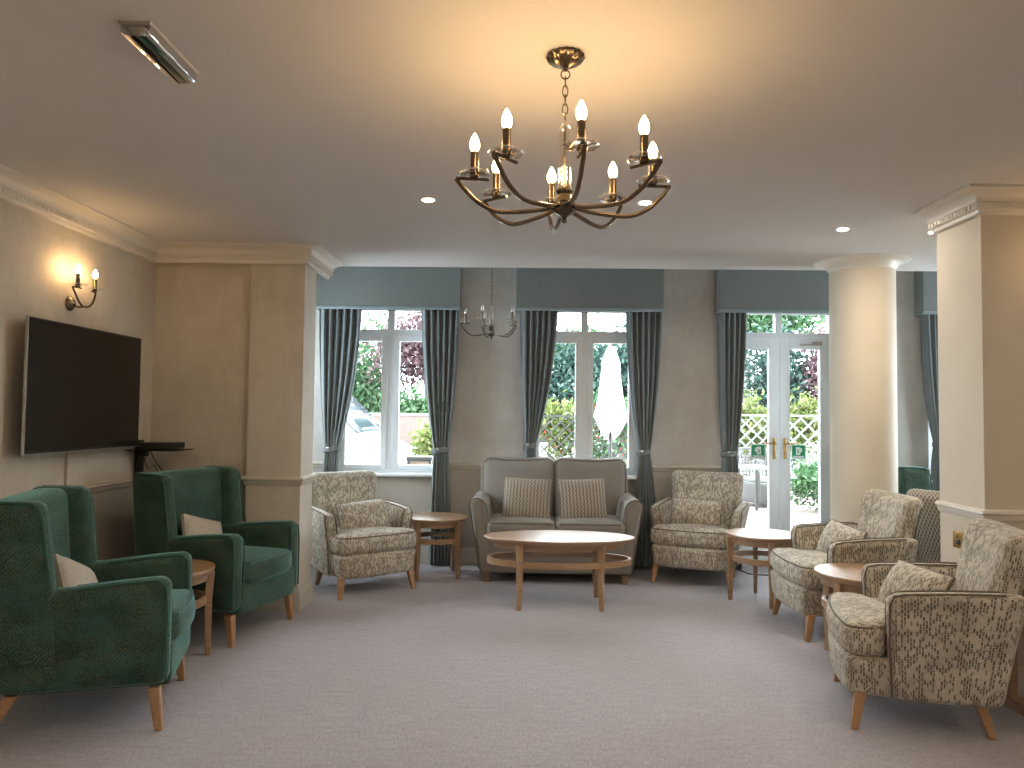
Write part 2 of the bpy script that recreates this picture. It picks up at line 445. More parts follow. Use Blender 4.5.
rail('trim_5', [(2.424, 4.38), (2.424, 3.96), (XR, 3.96)], 'white_paint'); skirt('baseboard_right', [(2.424, 4.38), (2.424, 3.96), (XR, 3.96)], 'white_paint')
segs = [(XL, W1[0] - .54), (W1[0] + .54, W2[0] - .54), (W2[0] + .54, DR[0] - .54), (DR[0] + .54, W4[0] - .5), (W4[0] + .5, XR)]
for i, (a, b) in enumerate(segs): rail('trim_%d' % (6 + i), [(a, YW), (b, YW)])
for i, (a, b) in enumerate([(XL, DR[0] - .54), (DR[0] + .54, XR)]): skirt('baseboard_window' + ('' if i == 0 else '_right'), [(a, YW), (b, YW)])

# windows and glazed doors
def ring(m, x0, x1, z0, z1, y0, y1, t, tb=None, tt=None):
    tb = t if tb is None else tb; tt = t if tt is None else tt
    m.box(x0, x0 + t, y0, y1, z0, z1); m.box(x1 - t, x1, y0, y1, z0, z1); m.box(x0 + t, x1 - t, y0, y1, z0, z0 + tb); m.box(x0 + t, x1 - t, y0, y1, z1 - tt, z1); return m
def window(n, cx, hw, label):
    r = empty('window_%d' % n, (cx, YW + .10, 0), kind='structure', label=label)
    f = MB(); ring(f, -hw, hw, .83, 2.48, 0, .07, .05); f.box(-.034, .034, 0, .07, .88, 2.185); f.box(-.034, .034, 0, .07, 2.245, 2.43); f.box(-hw + .05, hw - .05, 0, .07, 2.185, 2.245)
    f.build('frame', M['upvc'], r, bevel=.004)
    for s in (-1, 1):
        x0, x1 = (-hw + .05, -.028) if s < 0 else (.028, hw - .05)
        sash = ring(MB(), x0, x1, .88, 2.185, -.012, .05, .058, .045).build('sash', M['upvc'], r, bevel=.005)
        MB().box(x0 + .05, x1 - .05, .02, .026, .92, 2.13).build('pane', M['glass'], sash)
        MB().box(x0 + .0, x1 - .0, .03, .036, 2.245, 2.43).build('pane', M['glass'], r)
        hx = s * .060
        h = MB().rbox((.020, .016, .05), .006, (hx, -.022, 1.40)); h.rbox((.014, .014, .10), .005, (hx, -.036, 1.37))
        h.build('handle', M['upvc'], sash)
    MB().rbox((2 * hw + .06, .20, .028), .008, (0, -.075, .838), m=2, k=2).build('sill', M['upvc'], r)
window(1, *W1, 'white casement window looking out on a parked van'); window(2, *W2, 'white casement window behind the sofa'); window(3, *W4, 'white casement window at the far right beyond the column')

for i, (xw, ya, yb, z0, z1) in enumerate(((XL - .15, 5.95, 7.05, ZD - .03, 2.55), (XR + .15, *RW[0], .8, 2.5))):  # two extra windows, added out of view to bring daylight into the bay
    r = empty('window_%d' % (4 + i), (xw, (ya + yb) / 2, 0), R(90), kind='structure', label='white side-wall window added for daylight, out of sight of the camera'); h = (yb - ya) / 2
    f = ring(MB(), -h, h, z0, z1, -.03, .03, .05); f.box(-.03, .03, -.03, .03, z0 + .05, z1 - .05); f.build('frame', M['upvc'], r)
    MB().box(-h + .04, h - .04, -.004, .004, z0 + .04, z1 - .04).build('pane', M['glass'], r)
cx, hw = DR
r = empty('door_1', (cx, YW + .10, 0), kind='structure', label='white glazed double doors to the patio with a transom window above')
f = MB(); ring(f, -hw, hw, 0, 2.48, 0, .07, .05, .03); f.box(-hw + .05, hw - .05, 0, .07, 2.205, 2.25); f.box(-.03, .03, 0, .07, 2.25, 2.43)
f.build('frame', M['upvc'], r, bevel=.004)
for s in (-1, 1):
    x0, x1 = (-hw + .05, -.003) if s < 0 else (.003, hw - .05)
    leaf = ring(MB(), x0, x1, .03, 2.205, -.015, .05, .092, .22, .115).build('door_leaf', M['upvc'], r, bevel=.005)
    bead = ring(MB(), x0 + .085, x1 - .085, .245, 2.095, -.019, -.012, .012).build('glazing_bead', M['upvc'], leaf)
    MB().box(x0 + .085, x1 - .085, .018, .026, .245, 2.095).build('pane', M['glass'], leaf)
    MB().box(min(s * .03, s * (hw - .05)), max(s * .03, s * (hw - .05)), .03, .036, 2.25, 2.43).build('pane', M['glass'], r)
    hx = s * .052
    h = MB().rbox((.026, .010, .205), .005, (hx, -.020, 1.125)); h.lathe([(.012, 0), (.012, .03), (.006, .032)], (0, 0, 0), 12, fn=lambda x, y, z: (x + hx, -z - .02, y + 1.175))
    h.tube([(hx, -.05, 1.175), (hx + s * .03, -.055, 1.176), (hx + s * .07, -.055, 1.174), (hx + s * .115, -.052, 1.180)], [.008, .009, .008, .006], 8)
    h.lathe([(.009, 0), (.009, .008)], (0, 0, 0), 12, fn=lambda x, y, z: (x + hx, -z - .024, y + 1.085))
    h.build('handle', M['brass'], leaf)
cl = MB().box(.20, .40, -.035, -.012, 2.125, 2.137); cl.box(.32, .40, -.06, -.012, 2.125, 2.16)
cl.build('door_closer', M['silver'], r)
M['sign_green'] = plain('sign green', (.0, .27, .105), .4, var=.02); M['sign_white'] = plain('sign white', (.80, .84, .82), .4, var=.01)
def sign(xc, s, label):
    e = empty('exit_sign', (xc, YW + .085 + .03, 1.095), label=label, cat='sign', group='green signs stuck on the glazed doors')
    MB().rbox((.142, .003, .142), .0012, (0, 0, 0), m=1, k=1).build('border', M['sign_white'], e)
    MB().box(-.062, .062, -.0032, -.0016, -.055, .062).build('panel', M['sign_green'], e)
    g = MB().box(-.020 * 1, .020, -.0046, -.0030, -.030, .045, fn=lambda x, y, z: (x - s * .006, y, z))
    g.prism([(s * .016, .042), (s * .034, .030), (s * .034, .002), (s * .016, -.012)], 'y', -.0046, -.0030)
    g.build('door_symbol', M['sign_white'], e)
    MB().box(-.005 - s * .006, .005 - s * .006, -.0056, -.0044, -.014, .018).build('arrow', M['sign_green'], e)
    MB().box(-.050, .050, -.0046, -.0030, -.051, -.040).build('caption_strip', M['sign_white'], e)
sign(2.497 - .192, -1, 'green exit sign on the left leaf of the glazed doors'); sign(2.497 + .196, 1, 'green exit sign on the right leaf of the glazed doors')

# ------------------------------------------------------------------ curtains and pelmets
def pelmet(x0, x1, label, z0=2.405):
    e = empty('pelmet', ((x0 + x1) / 2, YW, 0), label=label, cat='pelmet', group='slate fabric pelmets over the windows')
    h = (x1 - x0) / 2
    MB().box(-h, h, -.17, -.15, z0, 2.87).box(-h, -h + .02, -.15, 0, z0, 2.87).box(h - .02, h, -.15, 0, z0, 2.87).box(-h + .02, h - .02, -.15, 0, 2.85, 2.87).build('board', M['pelmet'], e, bevel=.004)
    MB().rbox((2 * h + .012, .016, .028), .006, (0, -.172, z0 + .014), m=2, k=2).build('braid_edge', M['braid'], e)
pelmet(-1.96, -.585, 'slate pelmet over the window with the van outside'); pelmet(-.055, 1.335, 'slate pelmet over the window behind the sofa')
pelmet(1.855, 3.10, 'slate pelmet over the glazed doors'); pelmet(3.76, 5.05, 'slate pelmet half hidden at the far right behind the pier')

def curtain(tl, tr, wl, wr, bl, br, label, seed, zw=1.08, folds=6, y0=YW - .085):
    rnd = random.Random(seed); ph = [rnd.uniform(-.35, .35) for _ in range(12)]
    xc = (tl + tr) / 2
    e = empty('curtain', (xc, y0, 0), label=label, cat='curtain', group='slate curtains held by tiebacks')
    NU, NZ = folds * 12, 60; z1, z0 = 2.44, .012; V = []; F = []; U = []
    def edges(z):
        if z >= zw:
            t = (z1 - z) / (z1 - zw); s = t ** 1.5 * (1 - .25 * math.sin(PI * t) * (t > .5) * 0); s = min(1, .35 * t ** 1.2 + .65 * t ** 2.2)
            return tl + (wl - tl) * s, tr + (wr - tr) * s
        t = (zw - z) / (zw - z0); s = 1 - (1 - t) ** 2.2
        return wl + (bl - wl) * s, wr + (br - wr) * s
    for j in range(NZ + 1):
        z = z1 + (z0 - z1) * j / NZ; a, b = edges(z); near = math.exp(-((z - zw) / .11) ** 2)
        amp = (.046 + .012 * (1 - z / z1)) * (1 - .45 * near)
        for i in range(NU + 1):
            u = i / NU; k = u * folds; p = ph[int(k) % 12] * (.25 + .75 * min(1, (z1 - z)))
            q = 2 * PI * (k + .10 * math.sin(2 * PI * k + p) + .05 * p * math.sin(z * 3 + p * 5))
            y = amp * math.sin(q) * (1 + .3 * ph[(int(k) + 3) % 12]) + .010 * math.sin(2 * q + p * 3) - near * .0
            V.append((a + (b - a) * u + .008 * math.cos(q) - xc, y, z))
    for j in range(NZ):
        for i in range(NU):
            o = j * (NU + 1) + i; F.append((o, o + NU + 1, o + NU + 2, o + 1)); U.append([(i / NU, j / NZ)] * 4)
    MB().add(V, F, U).build('drape', M['curtain'], e, sharp=180, solid=.005)
    w = (wr - wl) / 2 + .012; cxw = (wl + wr) / 2 - xc; T = MB()
    pts = [(cxw + w * math.cos(2 * PI * i / 28), .046 * math.sin(2 * PI * i / 28), zw + .012 * math.cos(2 * PI * i / 28)) for i in range(28)]
    n = len(pts); V = []; F = []
    for (px, py, pz) in pts:
        for (d, h) in ((0, -.024), (.006, -.02), (.006, .02), (0, .024)): V.append((px * 1 + d * (px - cxw) / w, py + d * py / .046, pz + h))
    for i in range(n):
        j = (i + 1) % n
        for k in range(4): l = (k + 1) % 4; F.append((i * 4 + k, j * 4 + k, j * 4 + l, i * 4 + l))
    T.add(V, F).build('tieback', M['curtain'], e)
    s = -1 if label.startswith('left') or 'left-hand' in label else 1
    hx = cxw + s * (-w if False else 0)
    MB().lathe([(.0, 0), (.014, .003), (.012, .010), (.0, .014)], (0, 0, 0), 12, fn=lambda x, y, z: (x + cxw - s * .02, -.052 - z, y + zw + .012)).build('tieback_ring', M['silver'], e)
curtain(-1.94, -1.535, -1.86, -1.725, -1.89, -1.73, 'slate curtain left of the van window, beside the pillar', 1)
curtain(-.965, -.605, -.825, -.69, -.855, -.655, 'slate curtain right of the van window, behind a round table', 2)
curtain(-.02, .335, .045, .135, .03, .15, 'slate curtain left of the window behind the sofa', 3, zw=1.13)
curtain(.985, 1.325, 1.11, 1.215, 1.085, 1.29, 'slate curtain right of the window behind the sofa', 4)
curtain(1.86, 2.12, 1.905, 2.03, 1.90, 2.07, 'slate curtain left of the glazed doors', 5, folds=5)
curtain(3.78, 4.12, 3.89, 4.01, 3.86, 4.05, 'slate curtain seen in the gap between column and pier', 6, zw=1.20)

# ------------------------------------------------------------------ furniture
def pipe(parent, pts, r, mat, closed=False, name='piping'):
    return MB().tube(pts, r, 6, closed).build(name, mat, parent)

def armchair(mat, pipemat, label, cat='armchair', legm='oakleg', group=None):
    e = empty('armchair', label=label, cat=cat, group=group)
    bow = lambda x: .035 * (1 - (x / .34) ** 2)
    def basefn(x, y, z):
        t = (z - .145) / .2; k = (.93 + .07 * t) * (1 - .10 * max(0, y) / .3)
        return (x * k, y - (bow(x) + .012 * t) * max(0, -y / .32), z)
    b = MB().rbox((.68, .62, .185), .035, (0, -.005, .24), basefn, m=6, k=3).build('seat_base', mat, e)
    def cushfn(x, y, z):
        if y > -.17: x *= 1 - .28 * min(1, (y + .17) / .04)      # T shape: narrows between the arms
        return (x, y - (bow(x) + .008) * max(0, min(1, (-y + .1) / .42)), z - .012 * (y > .1))
    C = MB().rbox((.70, .52, .15), .05, (0, -.055, .405), cushfn, m=12, k=4, puff=.022); cu = C.build('seat_cushion', mat, e)
    P = [cushfn(.345 * a, b_, .462) for a, b_ in [(-.97, -.16), (-.985, -.22), (-.98, -.275), (-.93, -.302)] + [(-.86 + 1.72 * k / 12, -.308) for k in range(13)] + [(.93, -.302), (.98, -.275), (.985, -.22), (.97, -.16)]]
    pipe(cu, [(p[0], p[1], p[2] + .002) for p in P], .0048, pipemat)
    for s in (-1, 1):
        def armfn(x, y, z):
            t = (y + .14) / .46; h = (z - .145) / .5
            return (x + s * (.040 * h * h - .012 * (1 - h)) - s * .05 * max(0, t - .3) * (1 - .6 * h), y + .085 * max(0, t) * h - .02 * h * (1 - t), z + (.018 * t - .018 * (1 - t) ** 3) * max(0, h))
        arm = MB().rbox((.098, .46, .50), .042, (s * .315, .09, .398), armfn, m=6, k=4).build('arm', mat, e)
        for xo in (.048, -.048):
            xx = s * .315 + s * xo * .92; xt = s * .315 + s * xo * .72
            pts = [(xx, -.136, .17), (xx, -.138, .40), (xx, -.134, .595), (xt, -.118, .640), (xt, -.08, .648), (xt, .08, .648), (xt, .24, .648)]
            pipe(arm, [armfn(*p) for p in pts], .0046, pipemat)
    def backfn(x, y, z):
        h = (z - .15) / .77
        y2 = y + .225 * h - .025 - .055 * (x / .3) ** 2 * h + .012 * math.sin(PI * h)
        return (x * (.95 + .30 * max(0, h - .35)), y2, z + .018 * (x / .32) ** 2 * (h > .6))
    bk = MB().rbox((.58, .145, .755), .06, (0, .245, .5275), backfn, m=7, k=4, puff=.018).build('backrest', mat, e)
    pipe(bk, [backfn(.268 * q, .30, .90) if False else backfn(.28 * (1 if q > 0 else -1), .302, .30 + .54 * abs(q)) for q in (1, .75, .5, .25)], .0045, pipemat)
    for s in (-1, 1):
        MB().leg((s * .300, -.262, .165), (s * .325, -.292, 0), .050, .032).build('leg', M[legm], e, bevel=.006)
        MB().leg((s * .235, .235, .165), (s * .252, .285, 0), .050, .032).build('leg', M[legm], e, bevel=.006)
    return e

GC = 'dash-patterned armchairs'
ac = armchair(M['grey'], M['greypipe'], 'dash-patterned armchair nearest the camera, in front of the pier', group=GC)
ac.location = (1.915, 3.752, 0); ac.rotation_euler.z = R(-106)
dup(ac, (2.14, 5.185, 0), R(-91), 'dash-patterned armchair in front of the round column', GC)
dup(ac, (-1.296, 6.180, 0), R(39.6), 'dash-patterned armchair below the van window, beside the pillar', GC)
dup(ac, (1.565, 6.63, 0), R(-25), 'dash-patterned armchair against the wall between sofa and glazed doors', GC)
oc = armchair(M['ogee'], M['greypipe'], 'lattice-patterned chair half hidden behind the pier, back to the camera')
oc.name = 'lattice_armchair'; oc.location = (3.345, 5.645, 0); oc.rotation_euler.z = R(138)

def wing_chair(label, group):
    e = empty('wing_armchair', label=label, cat='armchair', group=group); g = M['green']; gp = M['greenplain']
    MB().rbox((.60, .66, .19), .02, (0, -.035, .28), lambda x, y, z: (x, y, z), m=4, k=2).build('seat_base', g, e)
    def cf(x, y, z): return (x, y - .03 * (1 - (x / .26) ** 2) * (y < -.2), z)
    cu = MB().rbox((.525, .60, .145), .045, (0, -.075, .425), cf, m=8, k=4, puff=.025).build('seat_cushion', g, e)
    pipe(cu, [cf(-.23 + .46 * i / 10, -.370, .485) for i in range(11)], .005, gp)
    for s in (-1, 1):
        def af(x, y, z):
            t = (y + .36) / .72; return (x, y + .02 * t * (z - .17), z + .018 * math.cos(t * PI * 1.4) * max(0, (z - .3) / .37))
        arm = MB().rbox((.115, .68, .455), .050, (s * .312, -.02, .4325), af, m=7, k=5).build('arm', g, e)
        for xo in (.054, -.054):
            pts = [(s * .312 + s * xo * .93, -.352, .235), (s * .312 + s * xo * .93, -.352, .55), (s * .312 + s * xo * .88, -.345, .622), (s * .312 + s * xo * .8, -.31, .650), (s * .312 + s * xo * .8, -.15, .652), (s * .312 + s * xo * .8, .03, .652)]
            pipe(arm, [af(*p) for p in pts], .0055, gp)
        def wf(x, y, z):
            h = (z - .30) / .72; f = max(0, (.36 - y) / .27)
            return (x + s * .012 * h * f, y + .055 * h - .035 * f * (1 - h), z + .008 * (1 - f))
        wg = MB().rbox((.105, .27, .72), .045, (s * .325, .225, .665), wf, m=6, k=5).build('wing', g, e)
        pts = [(s * .325 + s * .046, .100, z) for z in (.66, .78, .9, .96)] + [(s * .325 + s * .044, .112, 1.000), (s * .325 + s * .040, .14, 1.018), (s * .325 + s * .040, .22, 1.020), (s * .325 + s * .040, .32, 1.020)]
        pipe(wg, [wf(*p) for p in pts], .0055, gp)
    def bf(x, y, z): h = (z - .17) / .85; return (x, y + .055 * h, z + .004)
    MB().rbox((.66, .17, .82), .05, (0, .265, .610), bf, m=6, k=4, puff=.01).build('backrest', g, e)
    for s in (-1, 1):
        MB().leg((s * .315, -.30, .19), (s * .325, -.325, 0), .052, .034).build('leg', M['oakleg'], e, bevel=.006)
        MB().leg((s * .31, .26, .20), (s * .318, .37, 0), .056, .036).build('leg', M['oakleg'], e, bevel=.006)
    return e
GW = 'green wing armchairs'
wc = wing_chair('green wing armchair nearest the camera, under the television', GW)
wc.location = (-2.0, 3.607, 0); wc.rotation_euler.z = math.atan2(.961, -.277)
dup(wc, (-1.963, 4.97, 0), math.atan2(.967, .256), 'green wing armchair with its back in the alcove corner beside the pillar', GW)
dup(wc, (3.46, 6.62, 0), R(98), 'green wing armchair behind the lattice-patterned chair, by the far curtain', GW)

# sofa
sf = empty('sofa', (.312, 6.76, 0), R(-1), 'taupe two-seat sofa with flared arms below the middle window', 'sofa')
S = M['sofa']; SP = M['sofapipe']
MB().rbox((1.30, .74, .31), .03, (0, .0, .235), lambda x, y, z: (x * (.985 + .06 * (z - .08) / .3), y, z), m=4, k=3).build('base', S, sf)
for s in (-1, 1):
    cu = MB().rbox((.585, .64, .15), .05, (s * .293, -.085, .445), m=7, k=4, puff=.025).build('seat_cushion', S, sf)
    pipe(cu, [(s * .293 - .26 + .52 * i / 8, -.397, .505) for i in range(9)], .005, SP)
    def bk(x, y, z):
        h = (z - .48) / .54; return (x * (1 + .02 * h), y + .14 * h + .02 * (x / .3) ** 2, z + .012 * math.cos(x * 9) - .012)
    bc = MB().rbox((.675, .20, .56), .075, (s * .326, .165, .745), lambda x, y, z: bk(x, y, z), m=8, k=5, puff=.03).build('back_cushion', S, sf)
    q = [(s * .326 + .335 * a, .095, .745 + .275 * b) for a, b in ((-.99, -.7), (-.99, 0), (-.985, .6), (-.94, .88), (-.78, .99), (-.3, 1.0), (.3, 1.0), (.78, .99), (.94, .88), (.985, .6), (.99, 0), (.99, -.7))]
    pipe(bc, [bk(*p) for p in q], .006, SP)
    def armf(x, y, z):
        h = (z - .085) / .63; return (x + s * (.090 * max(0, h) ** 1.25 - .012 * (1 - h)), y, z - .02 * ((y + .36) / .7) * 0)
    arm = MB().rbox((.150, .76, .625), .074, (s * .585, .005, .40), armf, m=6, k=6).build('arm', S, sf)
    q = []
    for i in range(13):
        a = PI * i / 12; q.append((s * .585 - s * .070 * math.cos(a), -.335, .64 + .068 * math.sin(a)))
    q = [(q[0][0], -.337, .12), (q[0][0], -.337, .40)] + q + [(q[-1][0], -.337, .40), (q[-1][0], -.337, .12)]
    pipe(arm, [(lambda p: (p[0], p[1] - .028, p[2]))(armf(*p)) for p in q], .006, SP)
    for y in (-.30, .30): MB().leg((s * .585, y, .095), (s * .590, y - .01 * (y < 0), 0), .062, .046).build('leg', M['walnutleg'], sf, bevel=.004)
MB().rbox((1.34, .13, .78), .05, (0, .31, .50), lambda x, y, z: (x, y + .10 * (z - .1) / .8, z), m=4, k=3).build('back_frame', S, sf)

# tables
def table_top(m, a, b, z, t=.034, n=72):
    prof = [(.0, z - t), (.955, z - t), (.985, z - t * .55), (1.0, z - .010), (1.0, z - .004), (.994, z), (0, z)]
    V = []; F = []
    for (k, zz) in prof[1:-1]:
        for i in range(n): q = 2 * PI * i / n; V.append((a * k * math.cos(q), b * k * math.sin(q), zz))
    for j in range(len(prof) - 3):
        for i in range(n): k = (i + 1) % n; F.append((j * n + i, j * n + k, (j + 1) * n + k, (j + 1) * n + i))
    F.append(tuple(range(n))[::-1]); F.append(tuple(range(len(V) - n, len(V)))); return m.add(V, F)
def oval_ring(m, a, b, z0, z1, w, n=72):
    V = []; F = []
    for (k, zz) in ((0, z0), (0, z1), (w, z1), (w, z0)):
        for i in range(n): q = 2 * PI * i / n; V.append(((a - k) * math.cos(q), (b - k) * math.sin(q), zz))
    for j in range(4):
        for i in range(n): k = (i + 1) % n; l = (j + 1) % 4; F.append((j * n + i, l * n + i, l * n + k, j * n + k))
    return m.add(V, [f[::-1] for f in F])
def legtable(name, a, b, z, legs, label, cat, ra, rb, group=None, lw=.040):
    e = empty(name, label=label, cat=cat, group=group)
    table_top(MB(), a, b, z).build('tabletop', M['oak'], e)
    oval_ring(MB(), a * .86, b * .86, z - .075, z - .034, .018).build('apron', M['oak'], e)
    oval_ring(MB(), ra, rb, .308, .350, .022).build('stretcher', M['oak'], e)
    for (x, y) in legs:
        d = math.hypot(x, y); ang = math.atan2(y, x)
        L = MB(); pr = [(0, .032, -.002), (.12, .036, .002), (.33, .042, .004), (z - .036, .048, -.004)]; V = []; F = []
        for (zz, w, off) in pr:
            for (i, j) in ((-1, -1), (1, -1), (1, 1), (-1, 1)):
                V.append((x - off * math.cos(ang) + (i * w / 2 * math.cos(ang) - j * w * .42 * math.sin(ang)), y - off * math.sin(ang) + (i * w / 2 * math.sin(ang) + j * w * .42 * math.cos(ang)), zz))
        for k in range(3):
            for i in range(4): j = (i + 1) % 4; F.append((k * 4 + i, k * 4 + j, k * 4 + 4 + j, k * 4 + 4 + i))
        F += [(3, 2, 1, 0), (12, 13, 14, 15)]
        L.add(V, F).build('leg', M['oak'], e, bevel=.004)
    return e
ct = legtable('coffee_table', .572, .285, .508, [(s * .30, t * .207) for s in (-1, 1) for t in (-1, 1)], 'oval oak coffee table in front of the sofa', 'coffee table', .545, .262)
ct.location = (.302, 5.735, 0)
GT = 'round oak side tables'
rt = legtable('side_table', .280, .280, .52, [(.250 * math.cos(q), .250 * math.sin(q)) for q in (0, PI / 2, PI, 1.5 * PI)], 'round oak side table left of the sofa, by the curtain', 'side table', .238, .238, GT)
rt.location = (-.740, 6.665, 0); rt.rotation_euler.z = R(-32)
dup(rt, (1.90, 5.92, 0), R(-4), 'round oak side table in front of the glazed doors', GT)
dup(rt, (2.035, 4.475, 0), R(33), 'round oak side table between the two armchairs by the pier', GT)
dup(rt, (-2.045, 4.325, 0), R(24), 'round oak side table between the green wing armchairs', GT)
# end table against the pier
et = empty('end_table', (2.72, 3.60, 0), 0, 'oak side table with floor runners cut off by the right edge, before the pier', 'side table')
MB().rbox((.66, .52, .032), .008, (0, 0, .534), m=2, k=2).build('tabletop', M['oak'], et)
for s in (-1, 1):
    MB().box(s * .27 - .022, s * .27 + .022, -.24, .24, .0, .055).build('runner', M['oak'], et, bevel=.004)
    for t in (-1, 1): MB().leg((s * .28, t * .19, .52), (s * .27, t * .21, .05), .045, .04).build('leg', M['oak'], et, bevel=.004)

# cushions
def cushion(wd, ht, th, mat, label, loc, rot, group=None, pinch=.12, edge=None):
    def fn(x, y, z):
        u, v = abs(x) / (wd / 2), abs(z) / (ht / 2)
        thick = max(.06, (1 - u ** 3.2) * (1 - v ** 3.2)) ** .55
        k = 1 - pinch * .5 * (1 - v ** 2) * u ** 2 * .5; l = 1 - pinch * .5 * (1 - u ** 2) * v ** 2 * .5
        return (x * k, y * thick, z * l)
    m = MB().rbox((wd, th, ht), .012, (0, 0, 0), fn, m=14, k=2)
    o = m.build('scatter_cushion', mat, None, loc, rot, sharp=80)
    if edge:
        a, b = wd / 2, ht / 2; q = []
        for (x0, z0, x1, z1) in ((-a, -b, a, -b), (a, -b, a, b), (a, b, -a, b), (-a, b, -a, -b)):
            for i in range(8):
                t = i / 8; p = fn(x0 + (x1 - x0) * t, 0, z0 + (z1 - z0) * t); q.append((p[0], 0, p[2]))
        pipe(o, q, .006, edge, True)
    tag(o, label, 'cushion', group); return o
def local(loc, rz, p):
    c, s = math.cos(rz), math.sin(rz); return (loc[0] + c * p[0] - s * p[1], loc[1] + s * p[0] + c * p[1], p[2])
def put(chair, p, tilt, yaw=0, roll=0):
    rz = chair.rotation_euler.z; return local(chair.location, rz, p), (tilt, roll, rz + yaw)
chairs = {o['label']: o for o in bpy.data.objects if o.get('category') in ('armchair', 'sofa')}
def ch(key): return next(o for k, o in chairs.items() if key in k)
GP = 'small cushions matching the dash-patterned armchairs'
for key, lab, p, tl, yw, rl in (
        ('nearest the camera, in front', 'dash-patterned cushion on the armchair nearest the camera by the pier', (.03, .02, .582), R(-30), R(20), 0),
        ('in front of the round column', 'dash-patterned cushion on the armchair in front of the round column', (.0, .055, .575), R(-26), R(8), R(4)),
        ('below the van window', 'dash-patterned cushion on the armchair below the van window', (.02, .01, .577), R(-20), R(-4), R(-4)),
        ('between sofa and glazed', 'dash-patterned cushion on the armchair between sofa and glazed doors', (-.02, -.005, .575), R(-20), R(2), R(2))):
    l, r_ = put(ch(key), p, tl, yw, rl)
    o = cushion(.43, .25, .15, M['grey'], lab, l, r_, GP, edge=M['greypipe'])
GZ = 'wavy ribbed cushions on the sofa'
for s in (-1, 1):
    l, r_ = put(sf, (s * .248 - (.0 if s < 0 else .01), -.115, .668), R(-18), R(4 * s), R(-2 * s))
    cushion(.42, .40, .16, M['zig'], 'wavy ribbed cushion on the %s seat of the sofa' % ('left' if s < 0 else 'right'), l, r_, GZ)
GG = 'plain grey cushions on the green wing armchairs'
l, r_ = put(ch('under the television'), (-.03, .095, .585), R(-26), R(-14), R(24)); cushion(.34, .26, .12, M['pillow'], 'plain grey cushion on the green wing armchair nearest the camera', l, r_, GG)
l, r_ = put(ch('alcove'), (-.10, .07, .605), R(-22), R(-4), R(16)); cushion(.36, .26, .12, M['pillow'], 'plain grey cushion on the green wing armchair beside the pillar', l, r_, GG)

# ------------------------------------------------------------------ things on the walls
tv = empty('television', (XL, 4.515, 1.55), 0, 'large black flat television on the left wall', 'television')
MB().rbox((.016, 1.185, .735), .005, (.092, 0, 0), m=1, k=2).build('casing', M['black'], tv)
MB().box(.1005, .1018, -.585, .585, -.352, .358).build('screen', M['screen'], tv)
sv = ring(MB(), 0, 1, 0, 1, 0, 1, .01)
sv = MB().box(.088, .102, -.597, -.590, -.370, .370); sv.box(.088, .104, -.597, .597, -.374, -.366); sv.build('silver_edge', M['silver'], tv)
MB().box(.001, .088, -.25, .25, -.2, .2).build('wall_bracket', M['black'], tv, bevel=.004)
tk = tag(MB().rbox((.018, .045, .26), .005, (XL + .0095, 4.47, 1.075), m=1, k=2).build('cable_trunking', M['paper']), 'thin vertical cable cover on the wall under the television', 'cable cover')
sh = empty('wall_shelf', (XL, 5.255, 1.146), 0, 'small black glass shelf on the left wall right of the television', 'shelf')
MB().box(.001, .36, -.13, .13, 0, .008).build('glass_plate', M['screen'], sh, bevel=.002)
MB().rbox((.035, .075, .25), .006, (.018, .03, -.055), m=1, k=2).rbox((.06, .06, .05), .006, (.045, .03, -.02), m=1, k=2).build('bracket', M['black'], sh)
sb = empty('media_box', (XL + .195, 5.255, 1.155), 0, 'flat black media box on the small wall shelf', 'media box')
MB().rbox((.22, .22, .045), .005, (0, 0, .0245), m=1, k=2).build('casing', M['black'], sb); MB().box(.1095, .1115, -.10, .10, .012, .036).build('front_panel', M['screen'], sb)
for lab, pts in (('dark cable hanging in a loop below the wall shelf', [(.10, -.02, .155), (.085, -.03, .08), (.12, -.04, .02), (.15, -.02, .05), (.19, 0, -.03), (.23, .02, -.08)]),
                 ('dark cable hanging straight down below the wall shelf', [(.13, -.05, .155), (.17, -.05, .08), (.22, -.03, .0), (.26, .0, -.08)])):
    m = MB().tube([(XL + p[0], 5.255 + p[1], .995 + p[2]) for p in pts], .0035, 6)
    tag(m.build('cable', M['black']), lab, 'cable', 'cables under the wall shelf')
so = empty('wall_socket', (2.424, 4.197, .76), 0, 'square brass socket on the side of the pier', 'socket')
MB().rbox((.008, .092, .092), .003, (-.004, 0, 0), m=1, k=2).build('plate', M['brass'], so); MB().rbox((.010, .026, .026), .003, (-.008, -.008, -.012), m=1, k=2).build('insert', M['black'], so); MB().rbox((.010, .018, .024), .003, (-.008, .012, .02), m=1, k=2).build('switch', M['brass'], so)

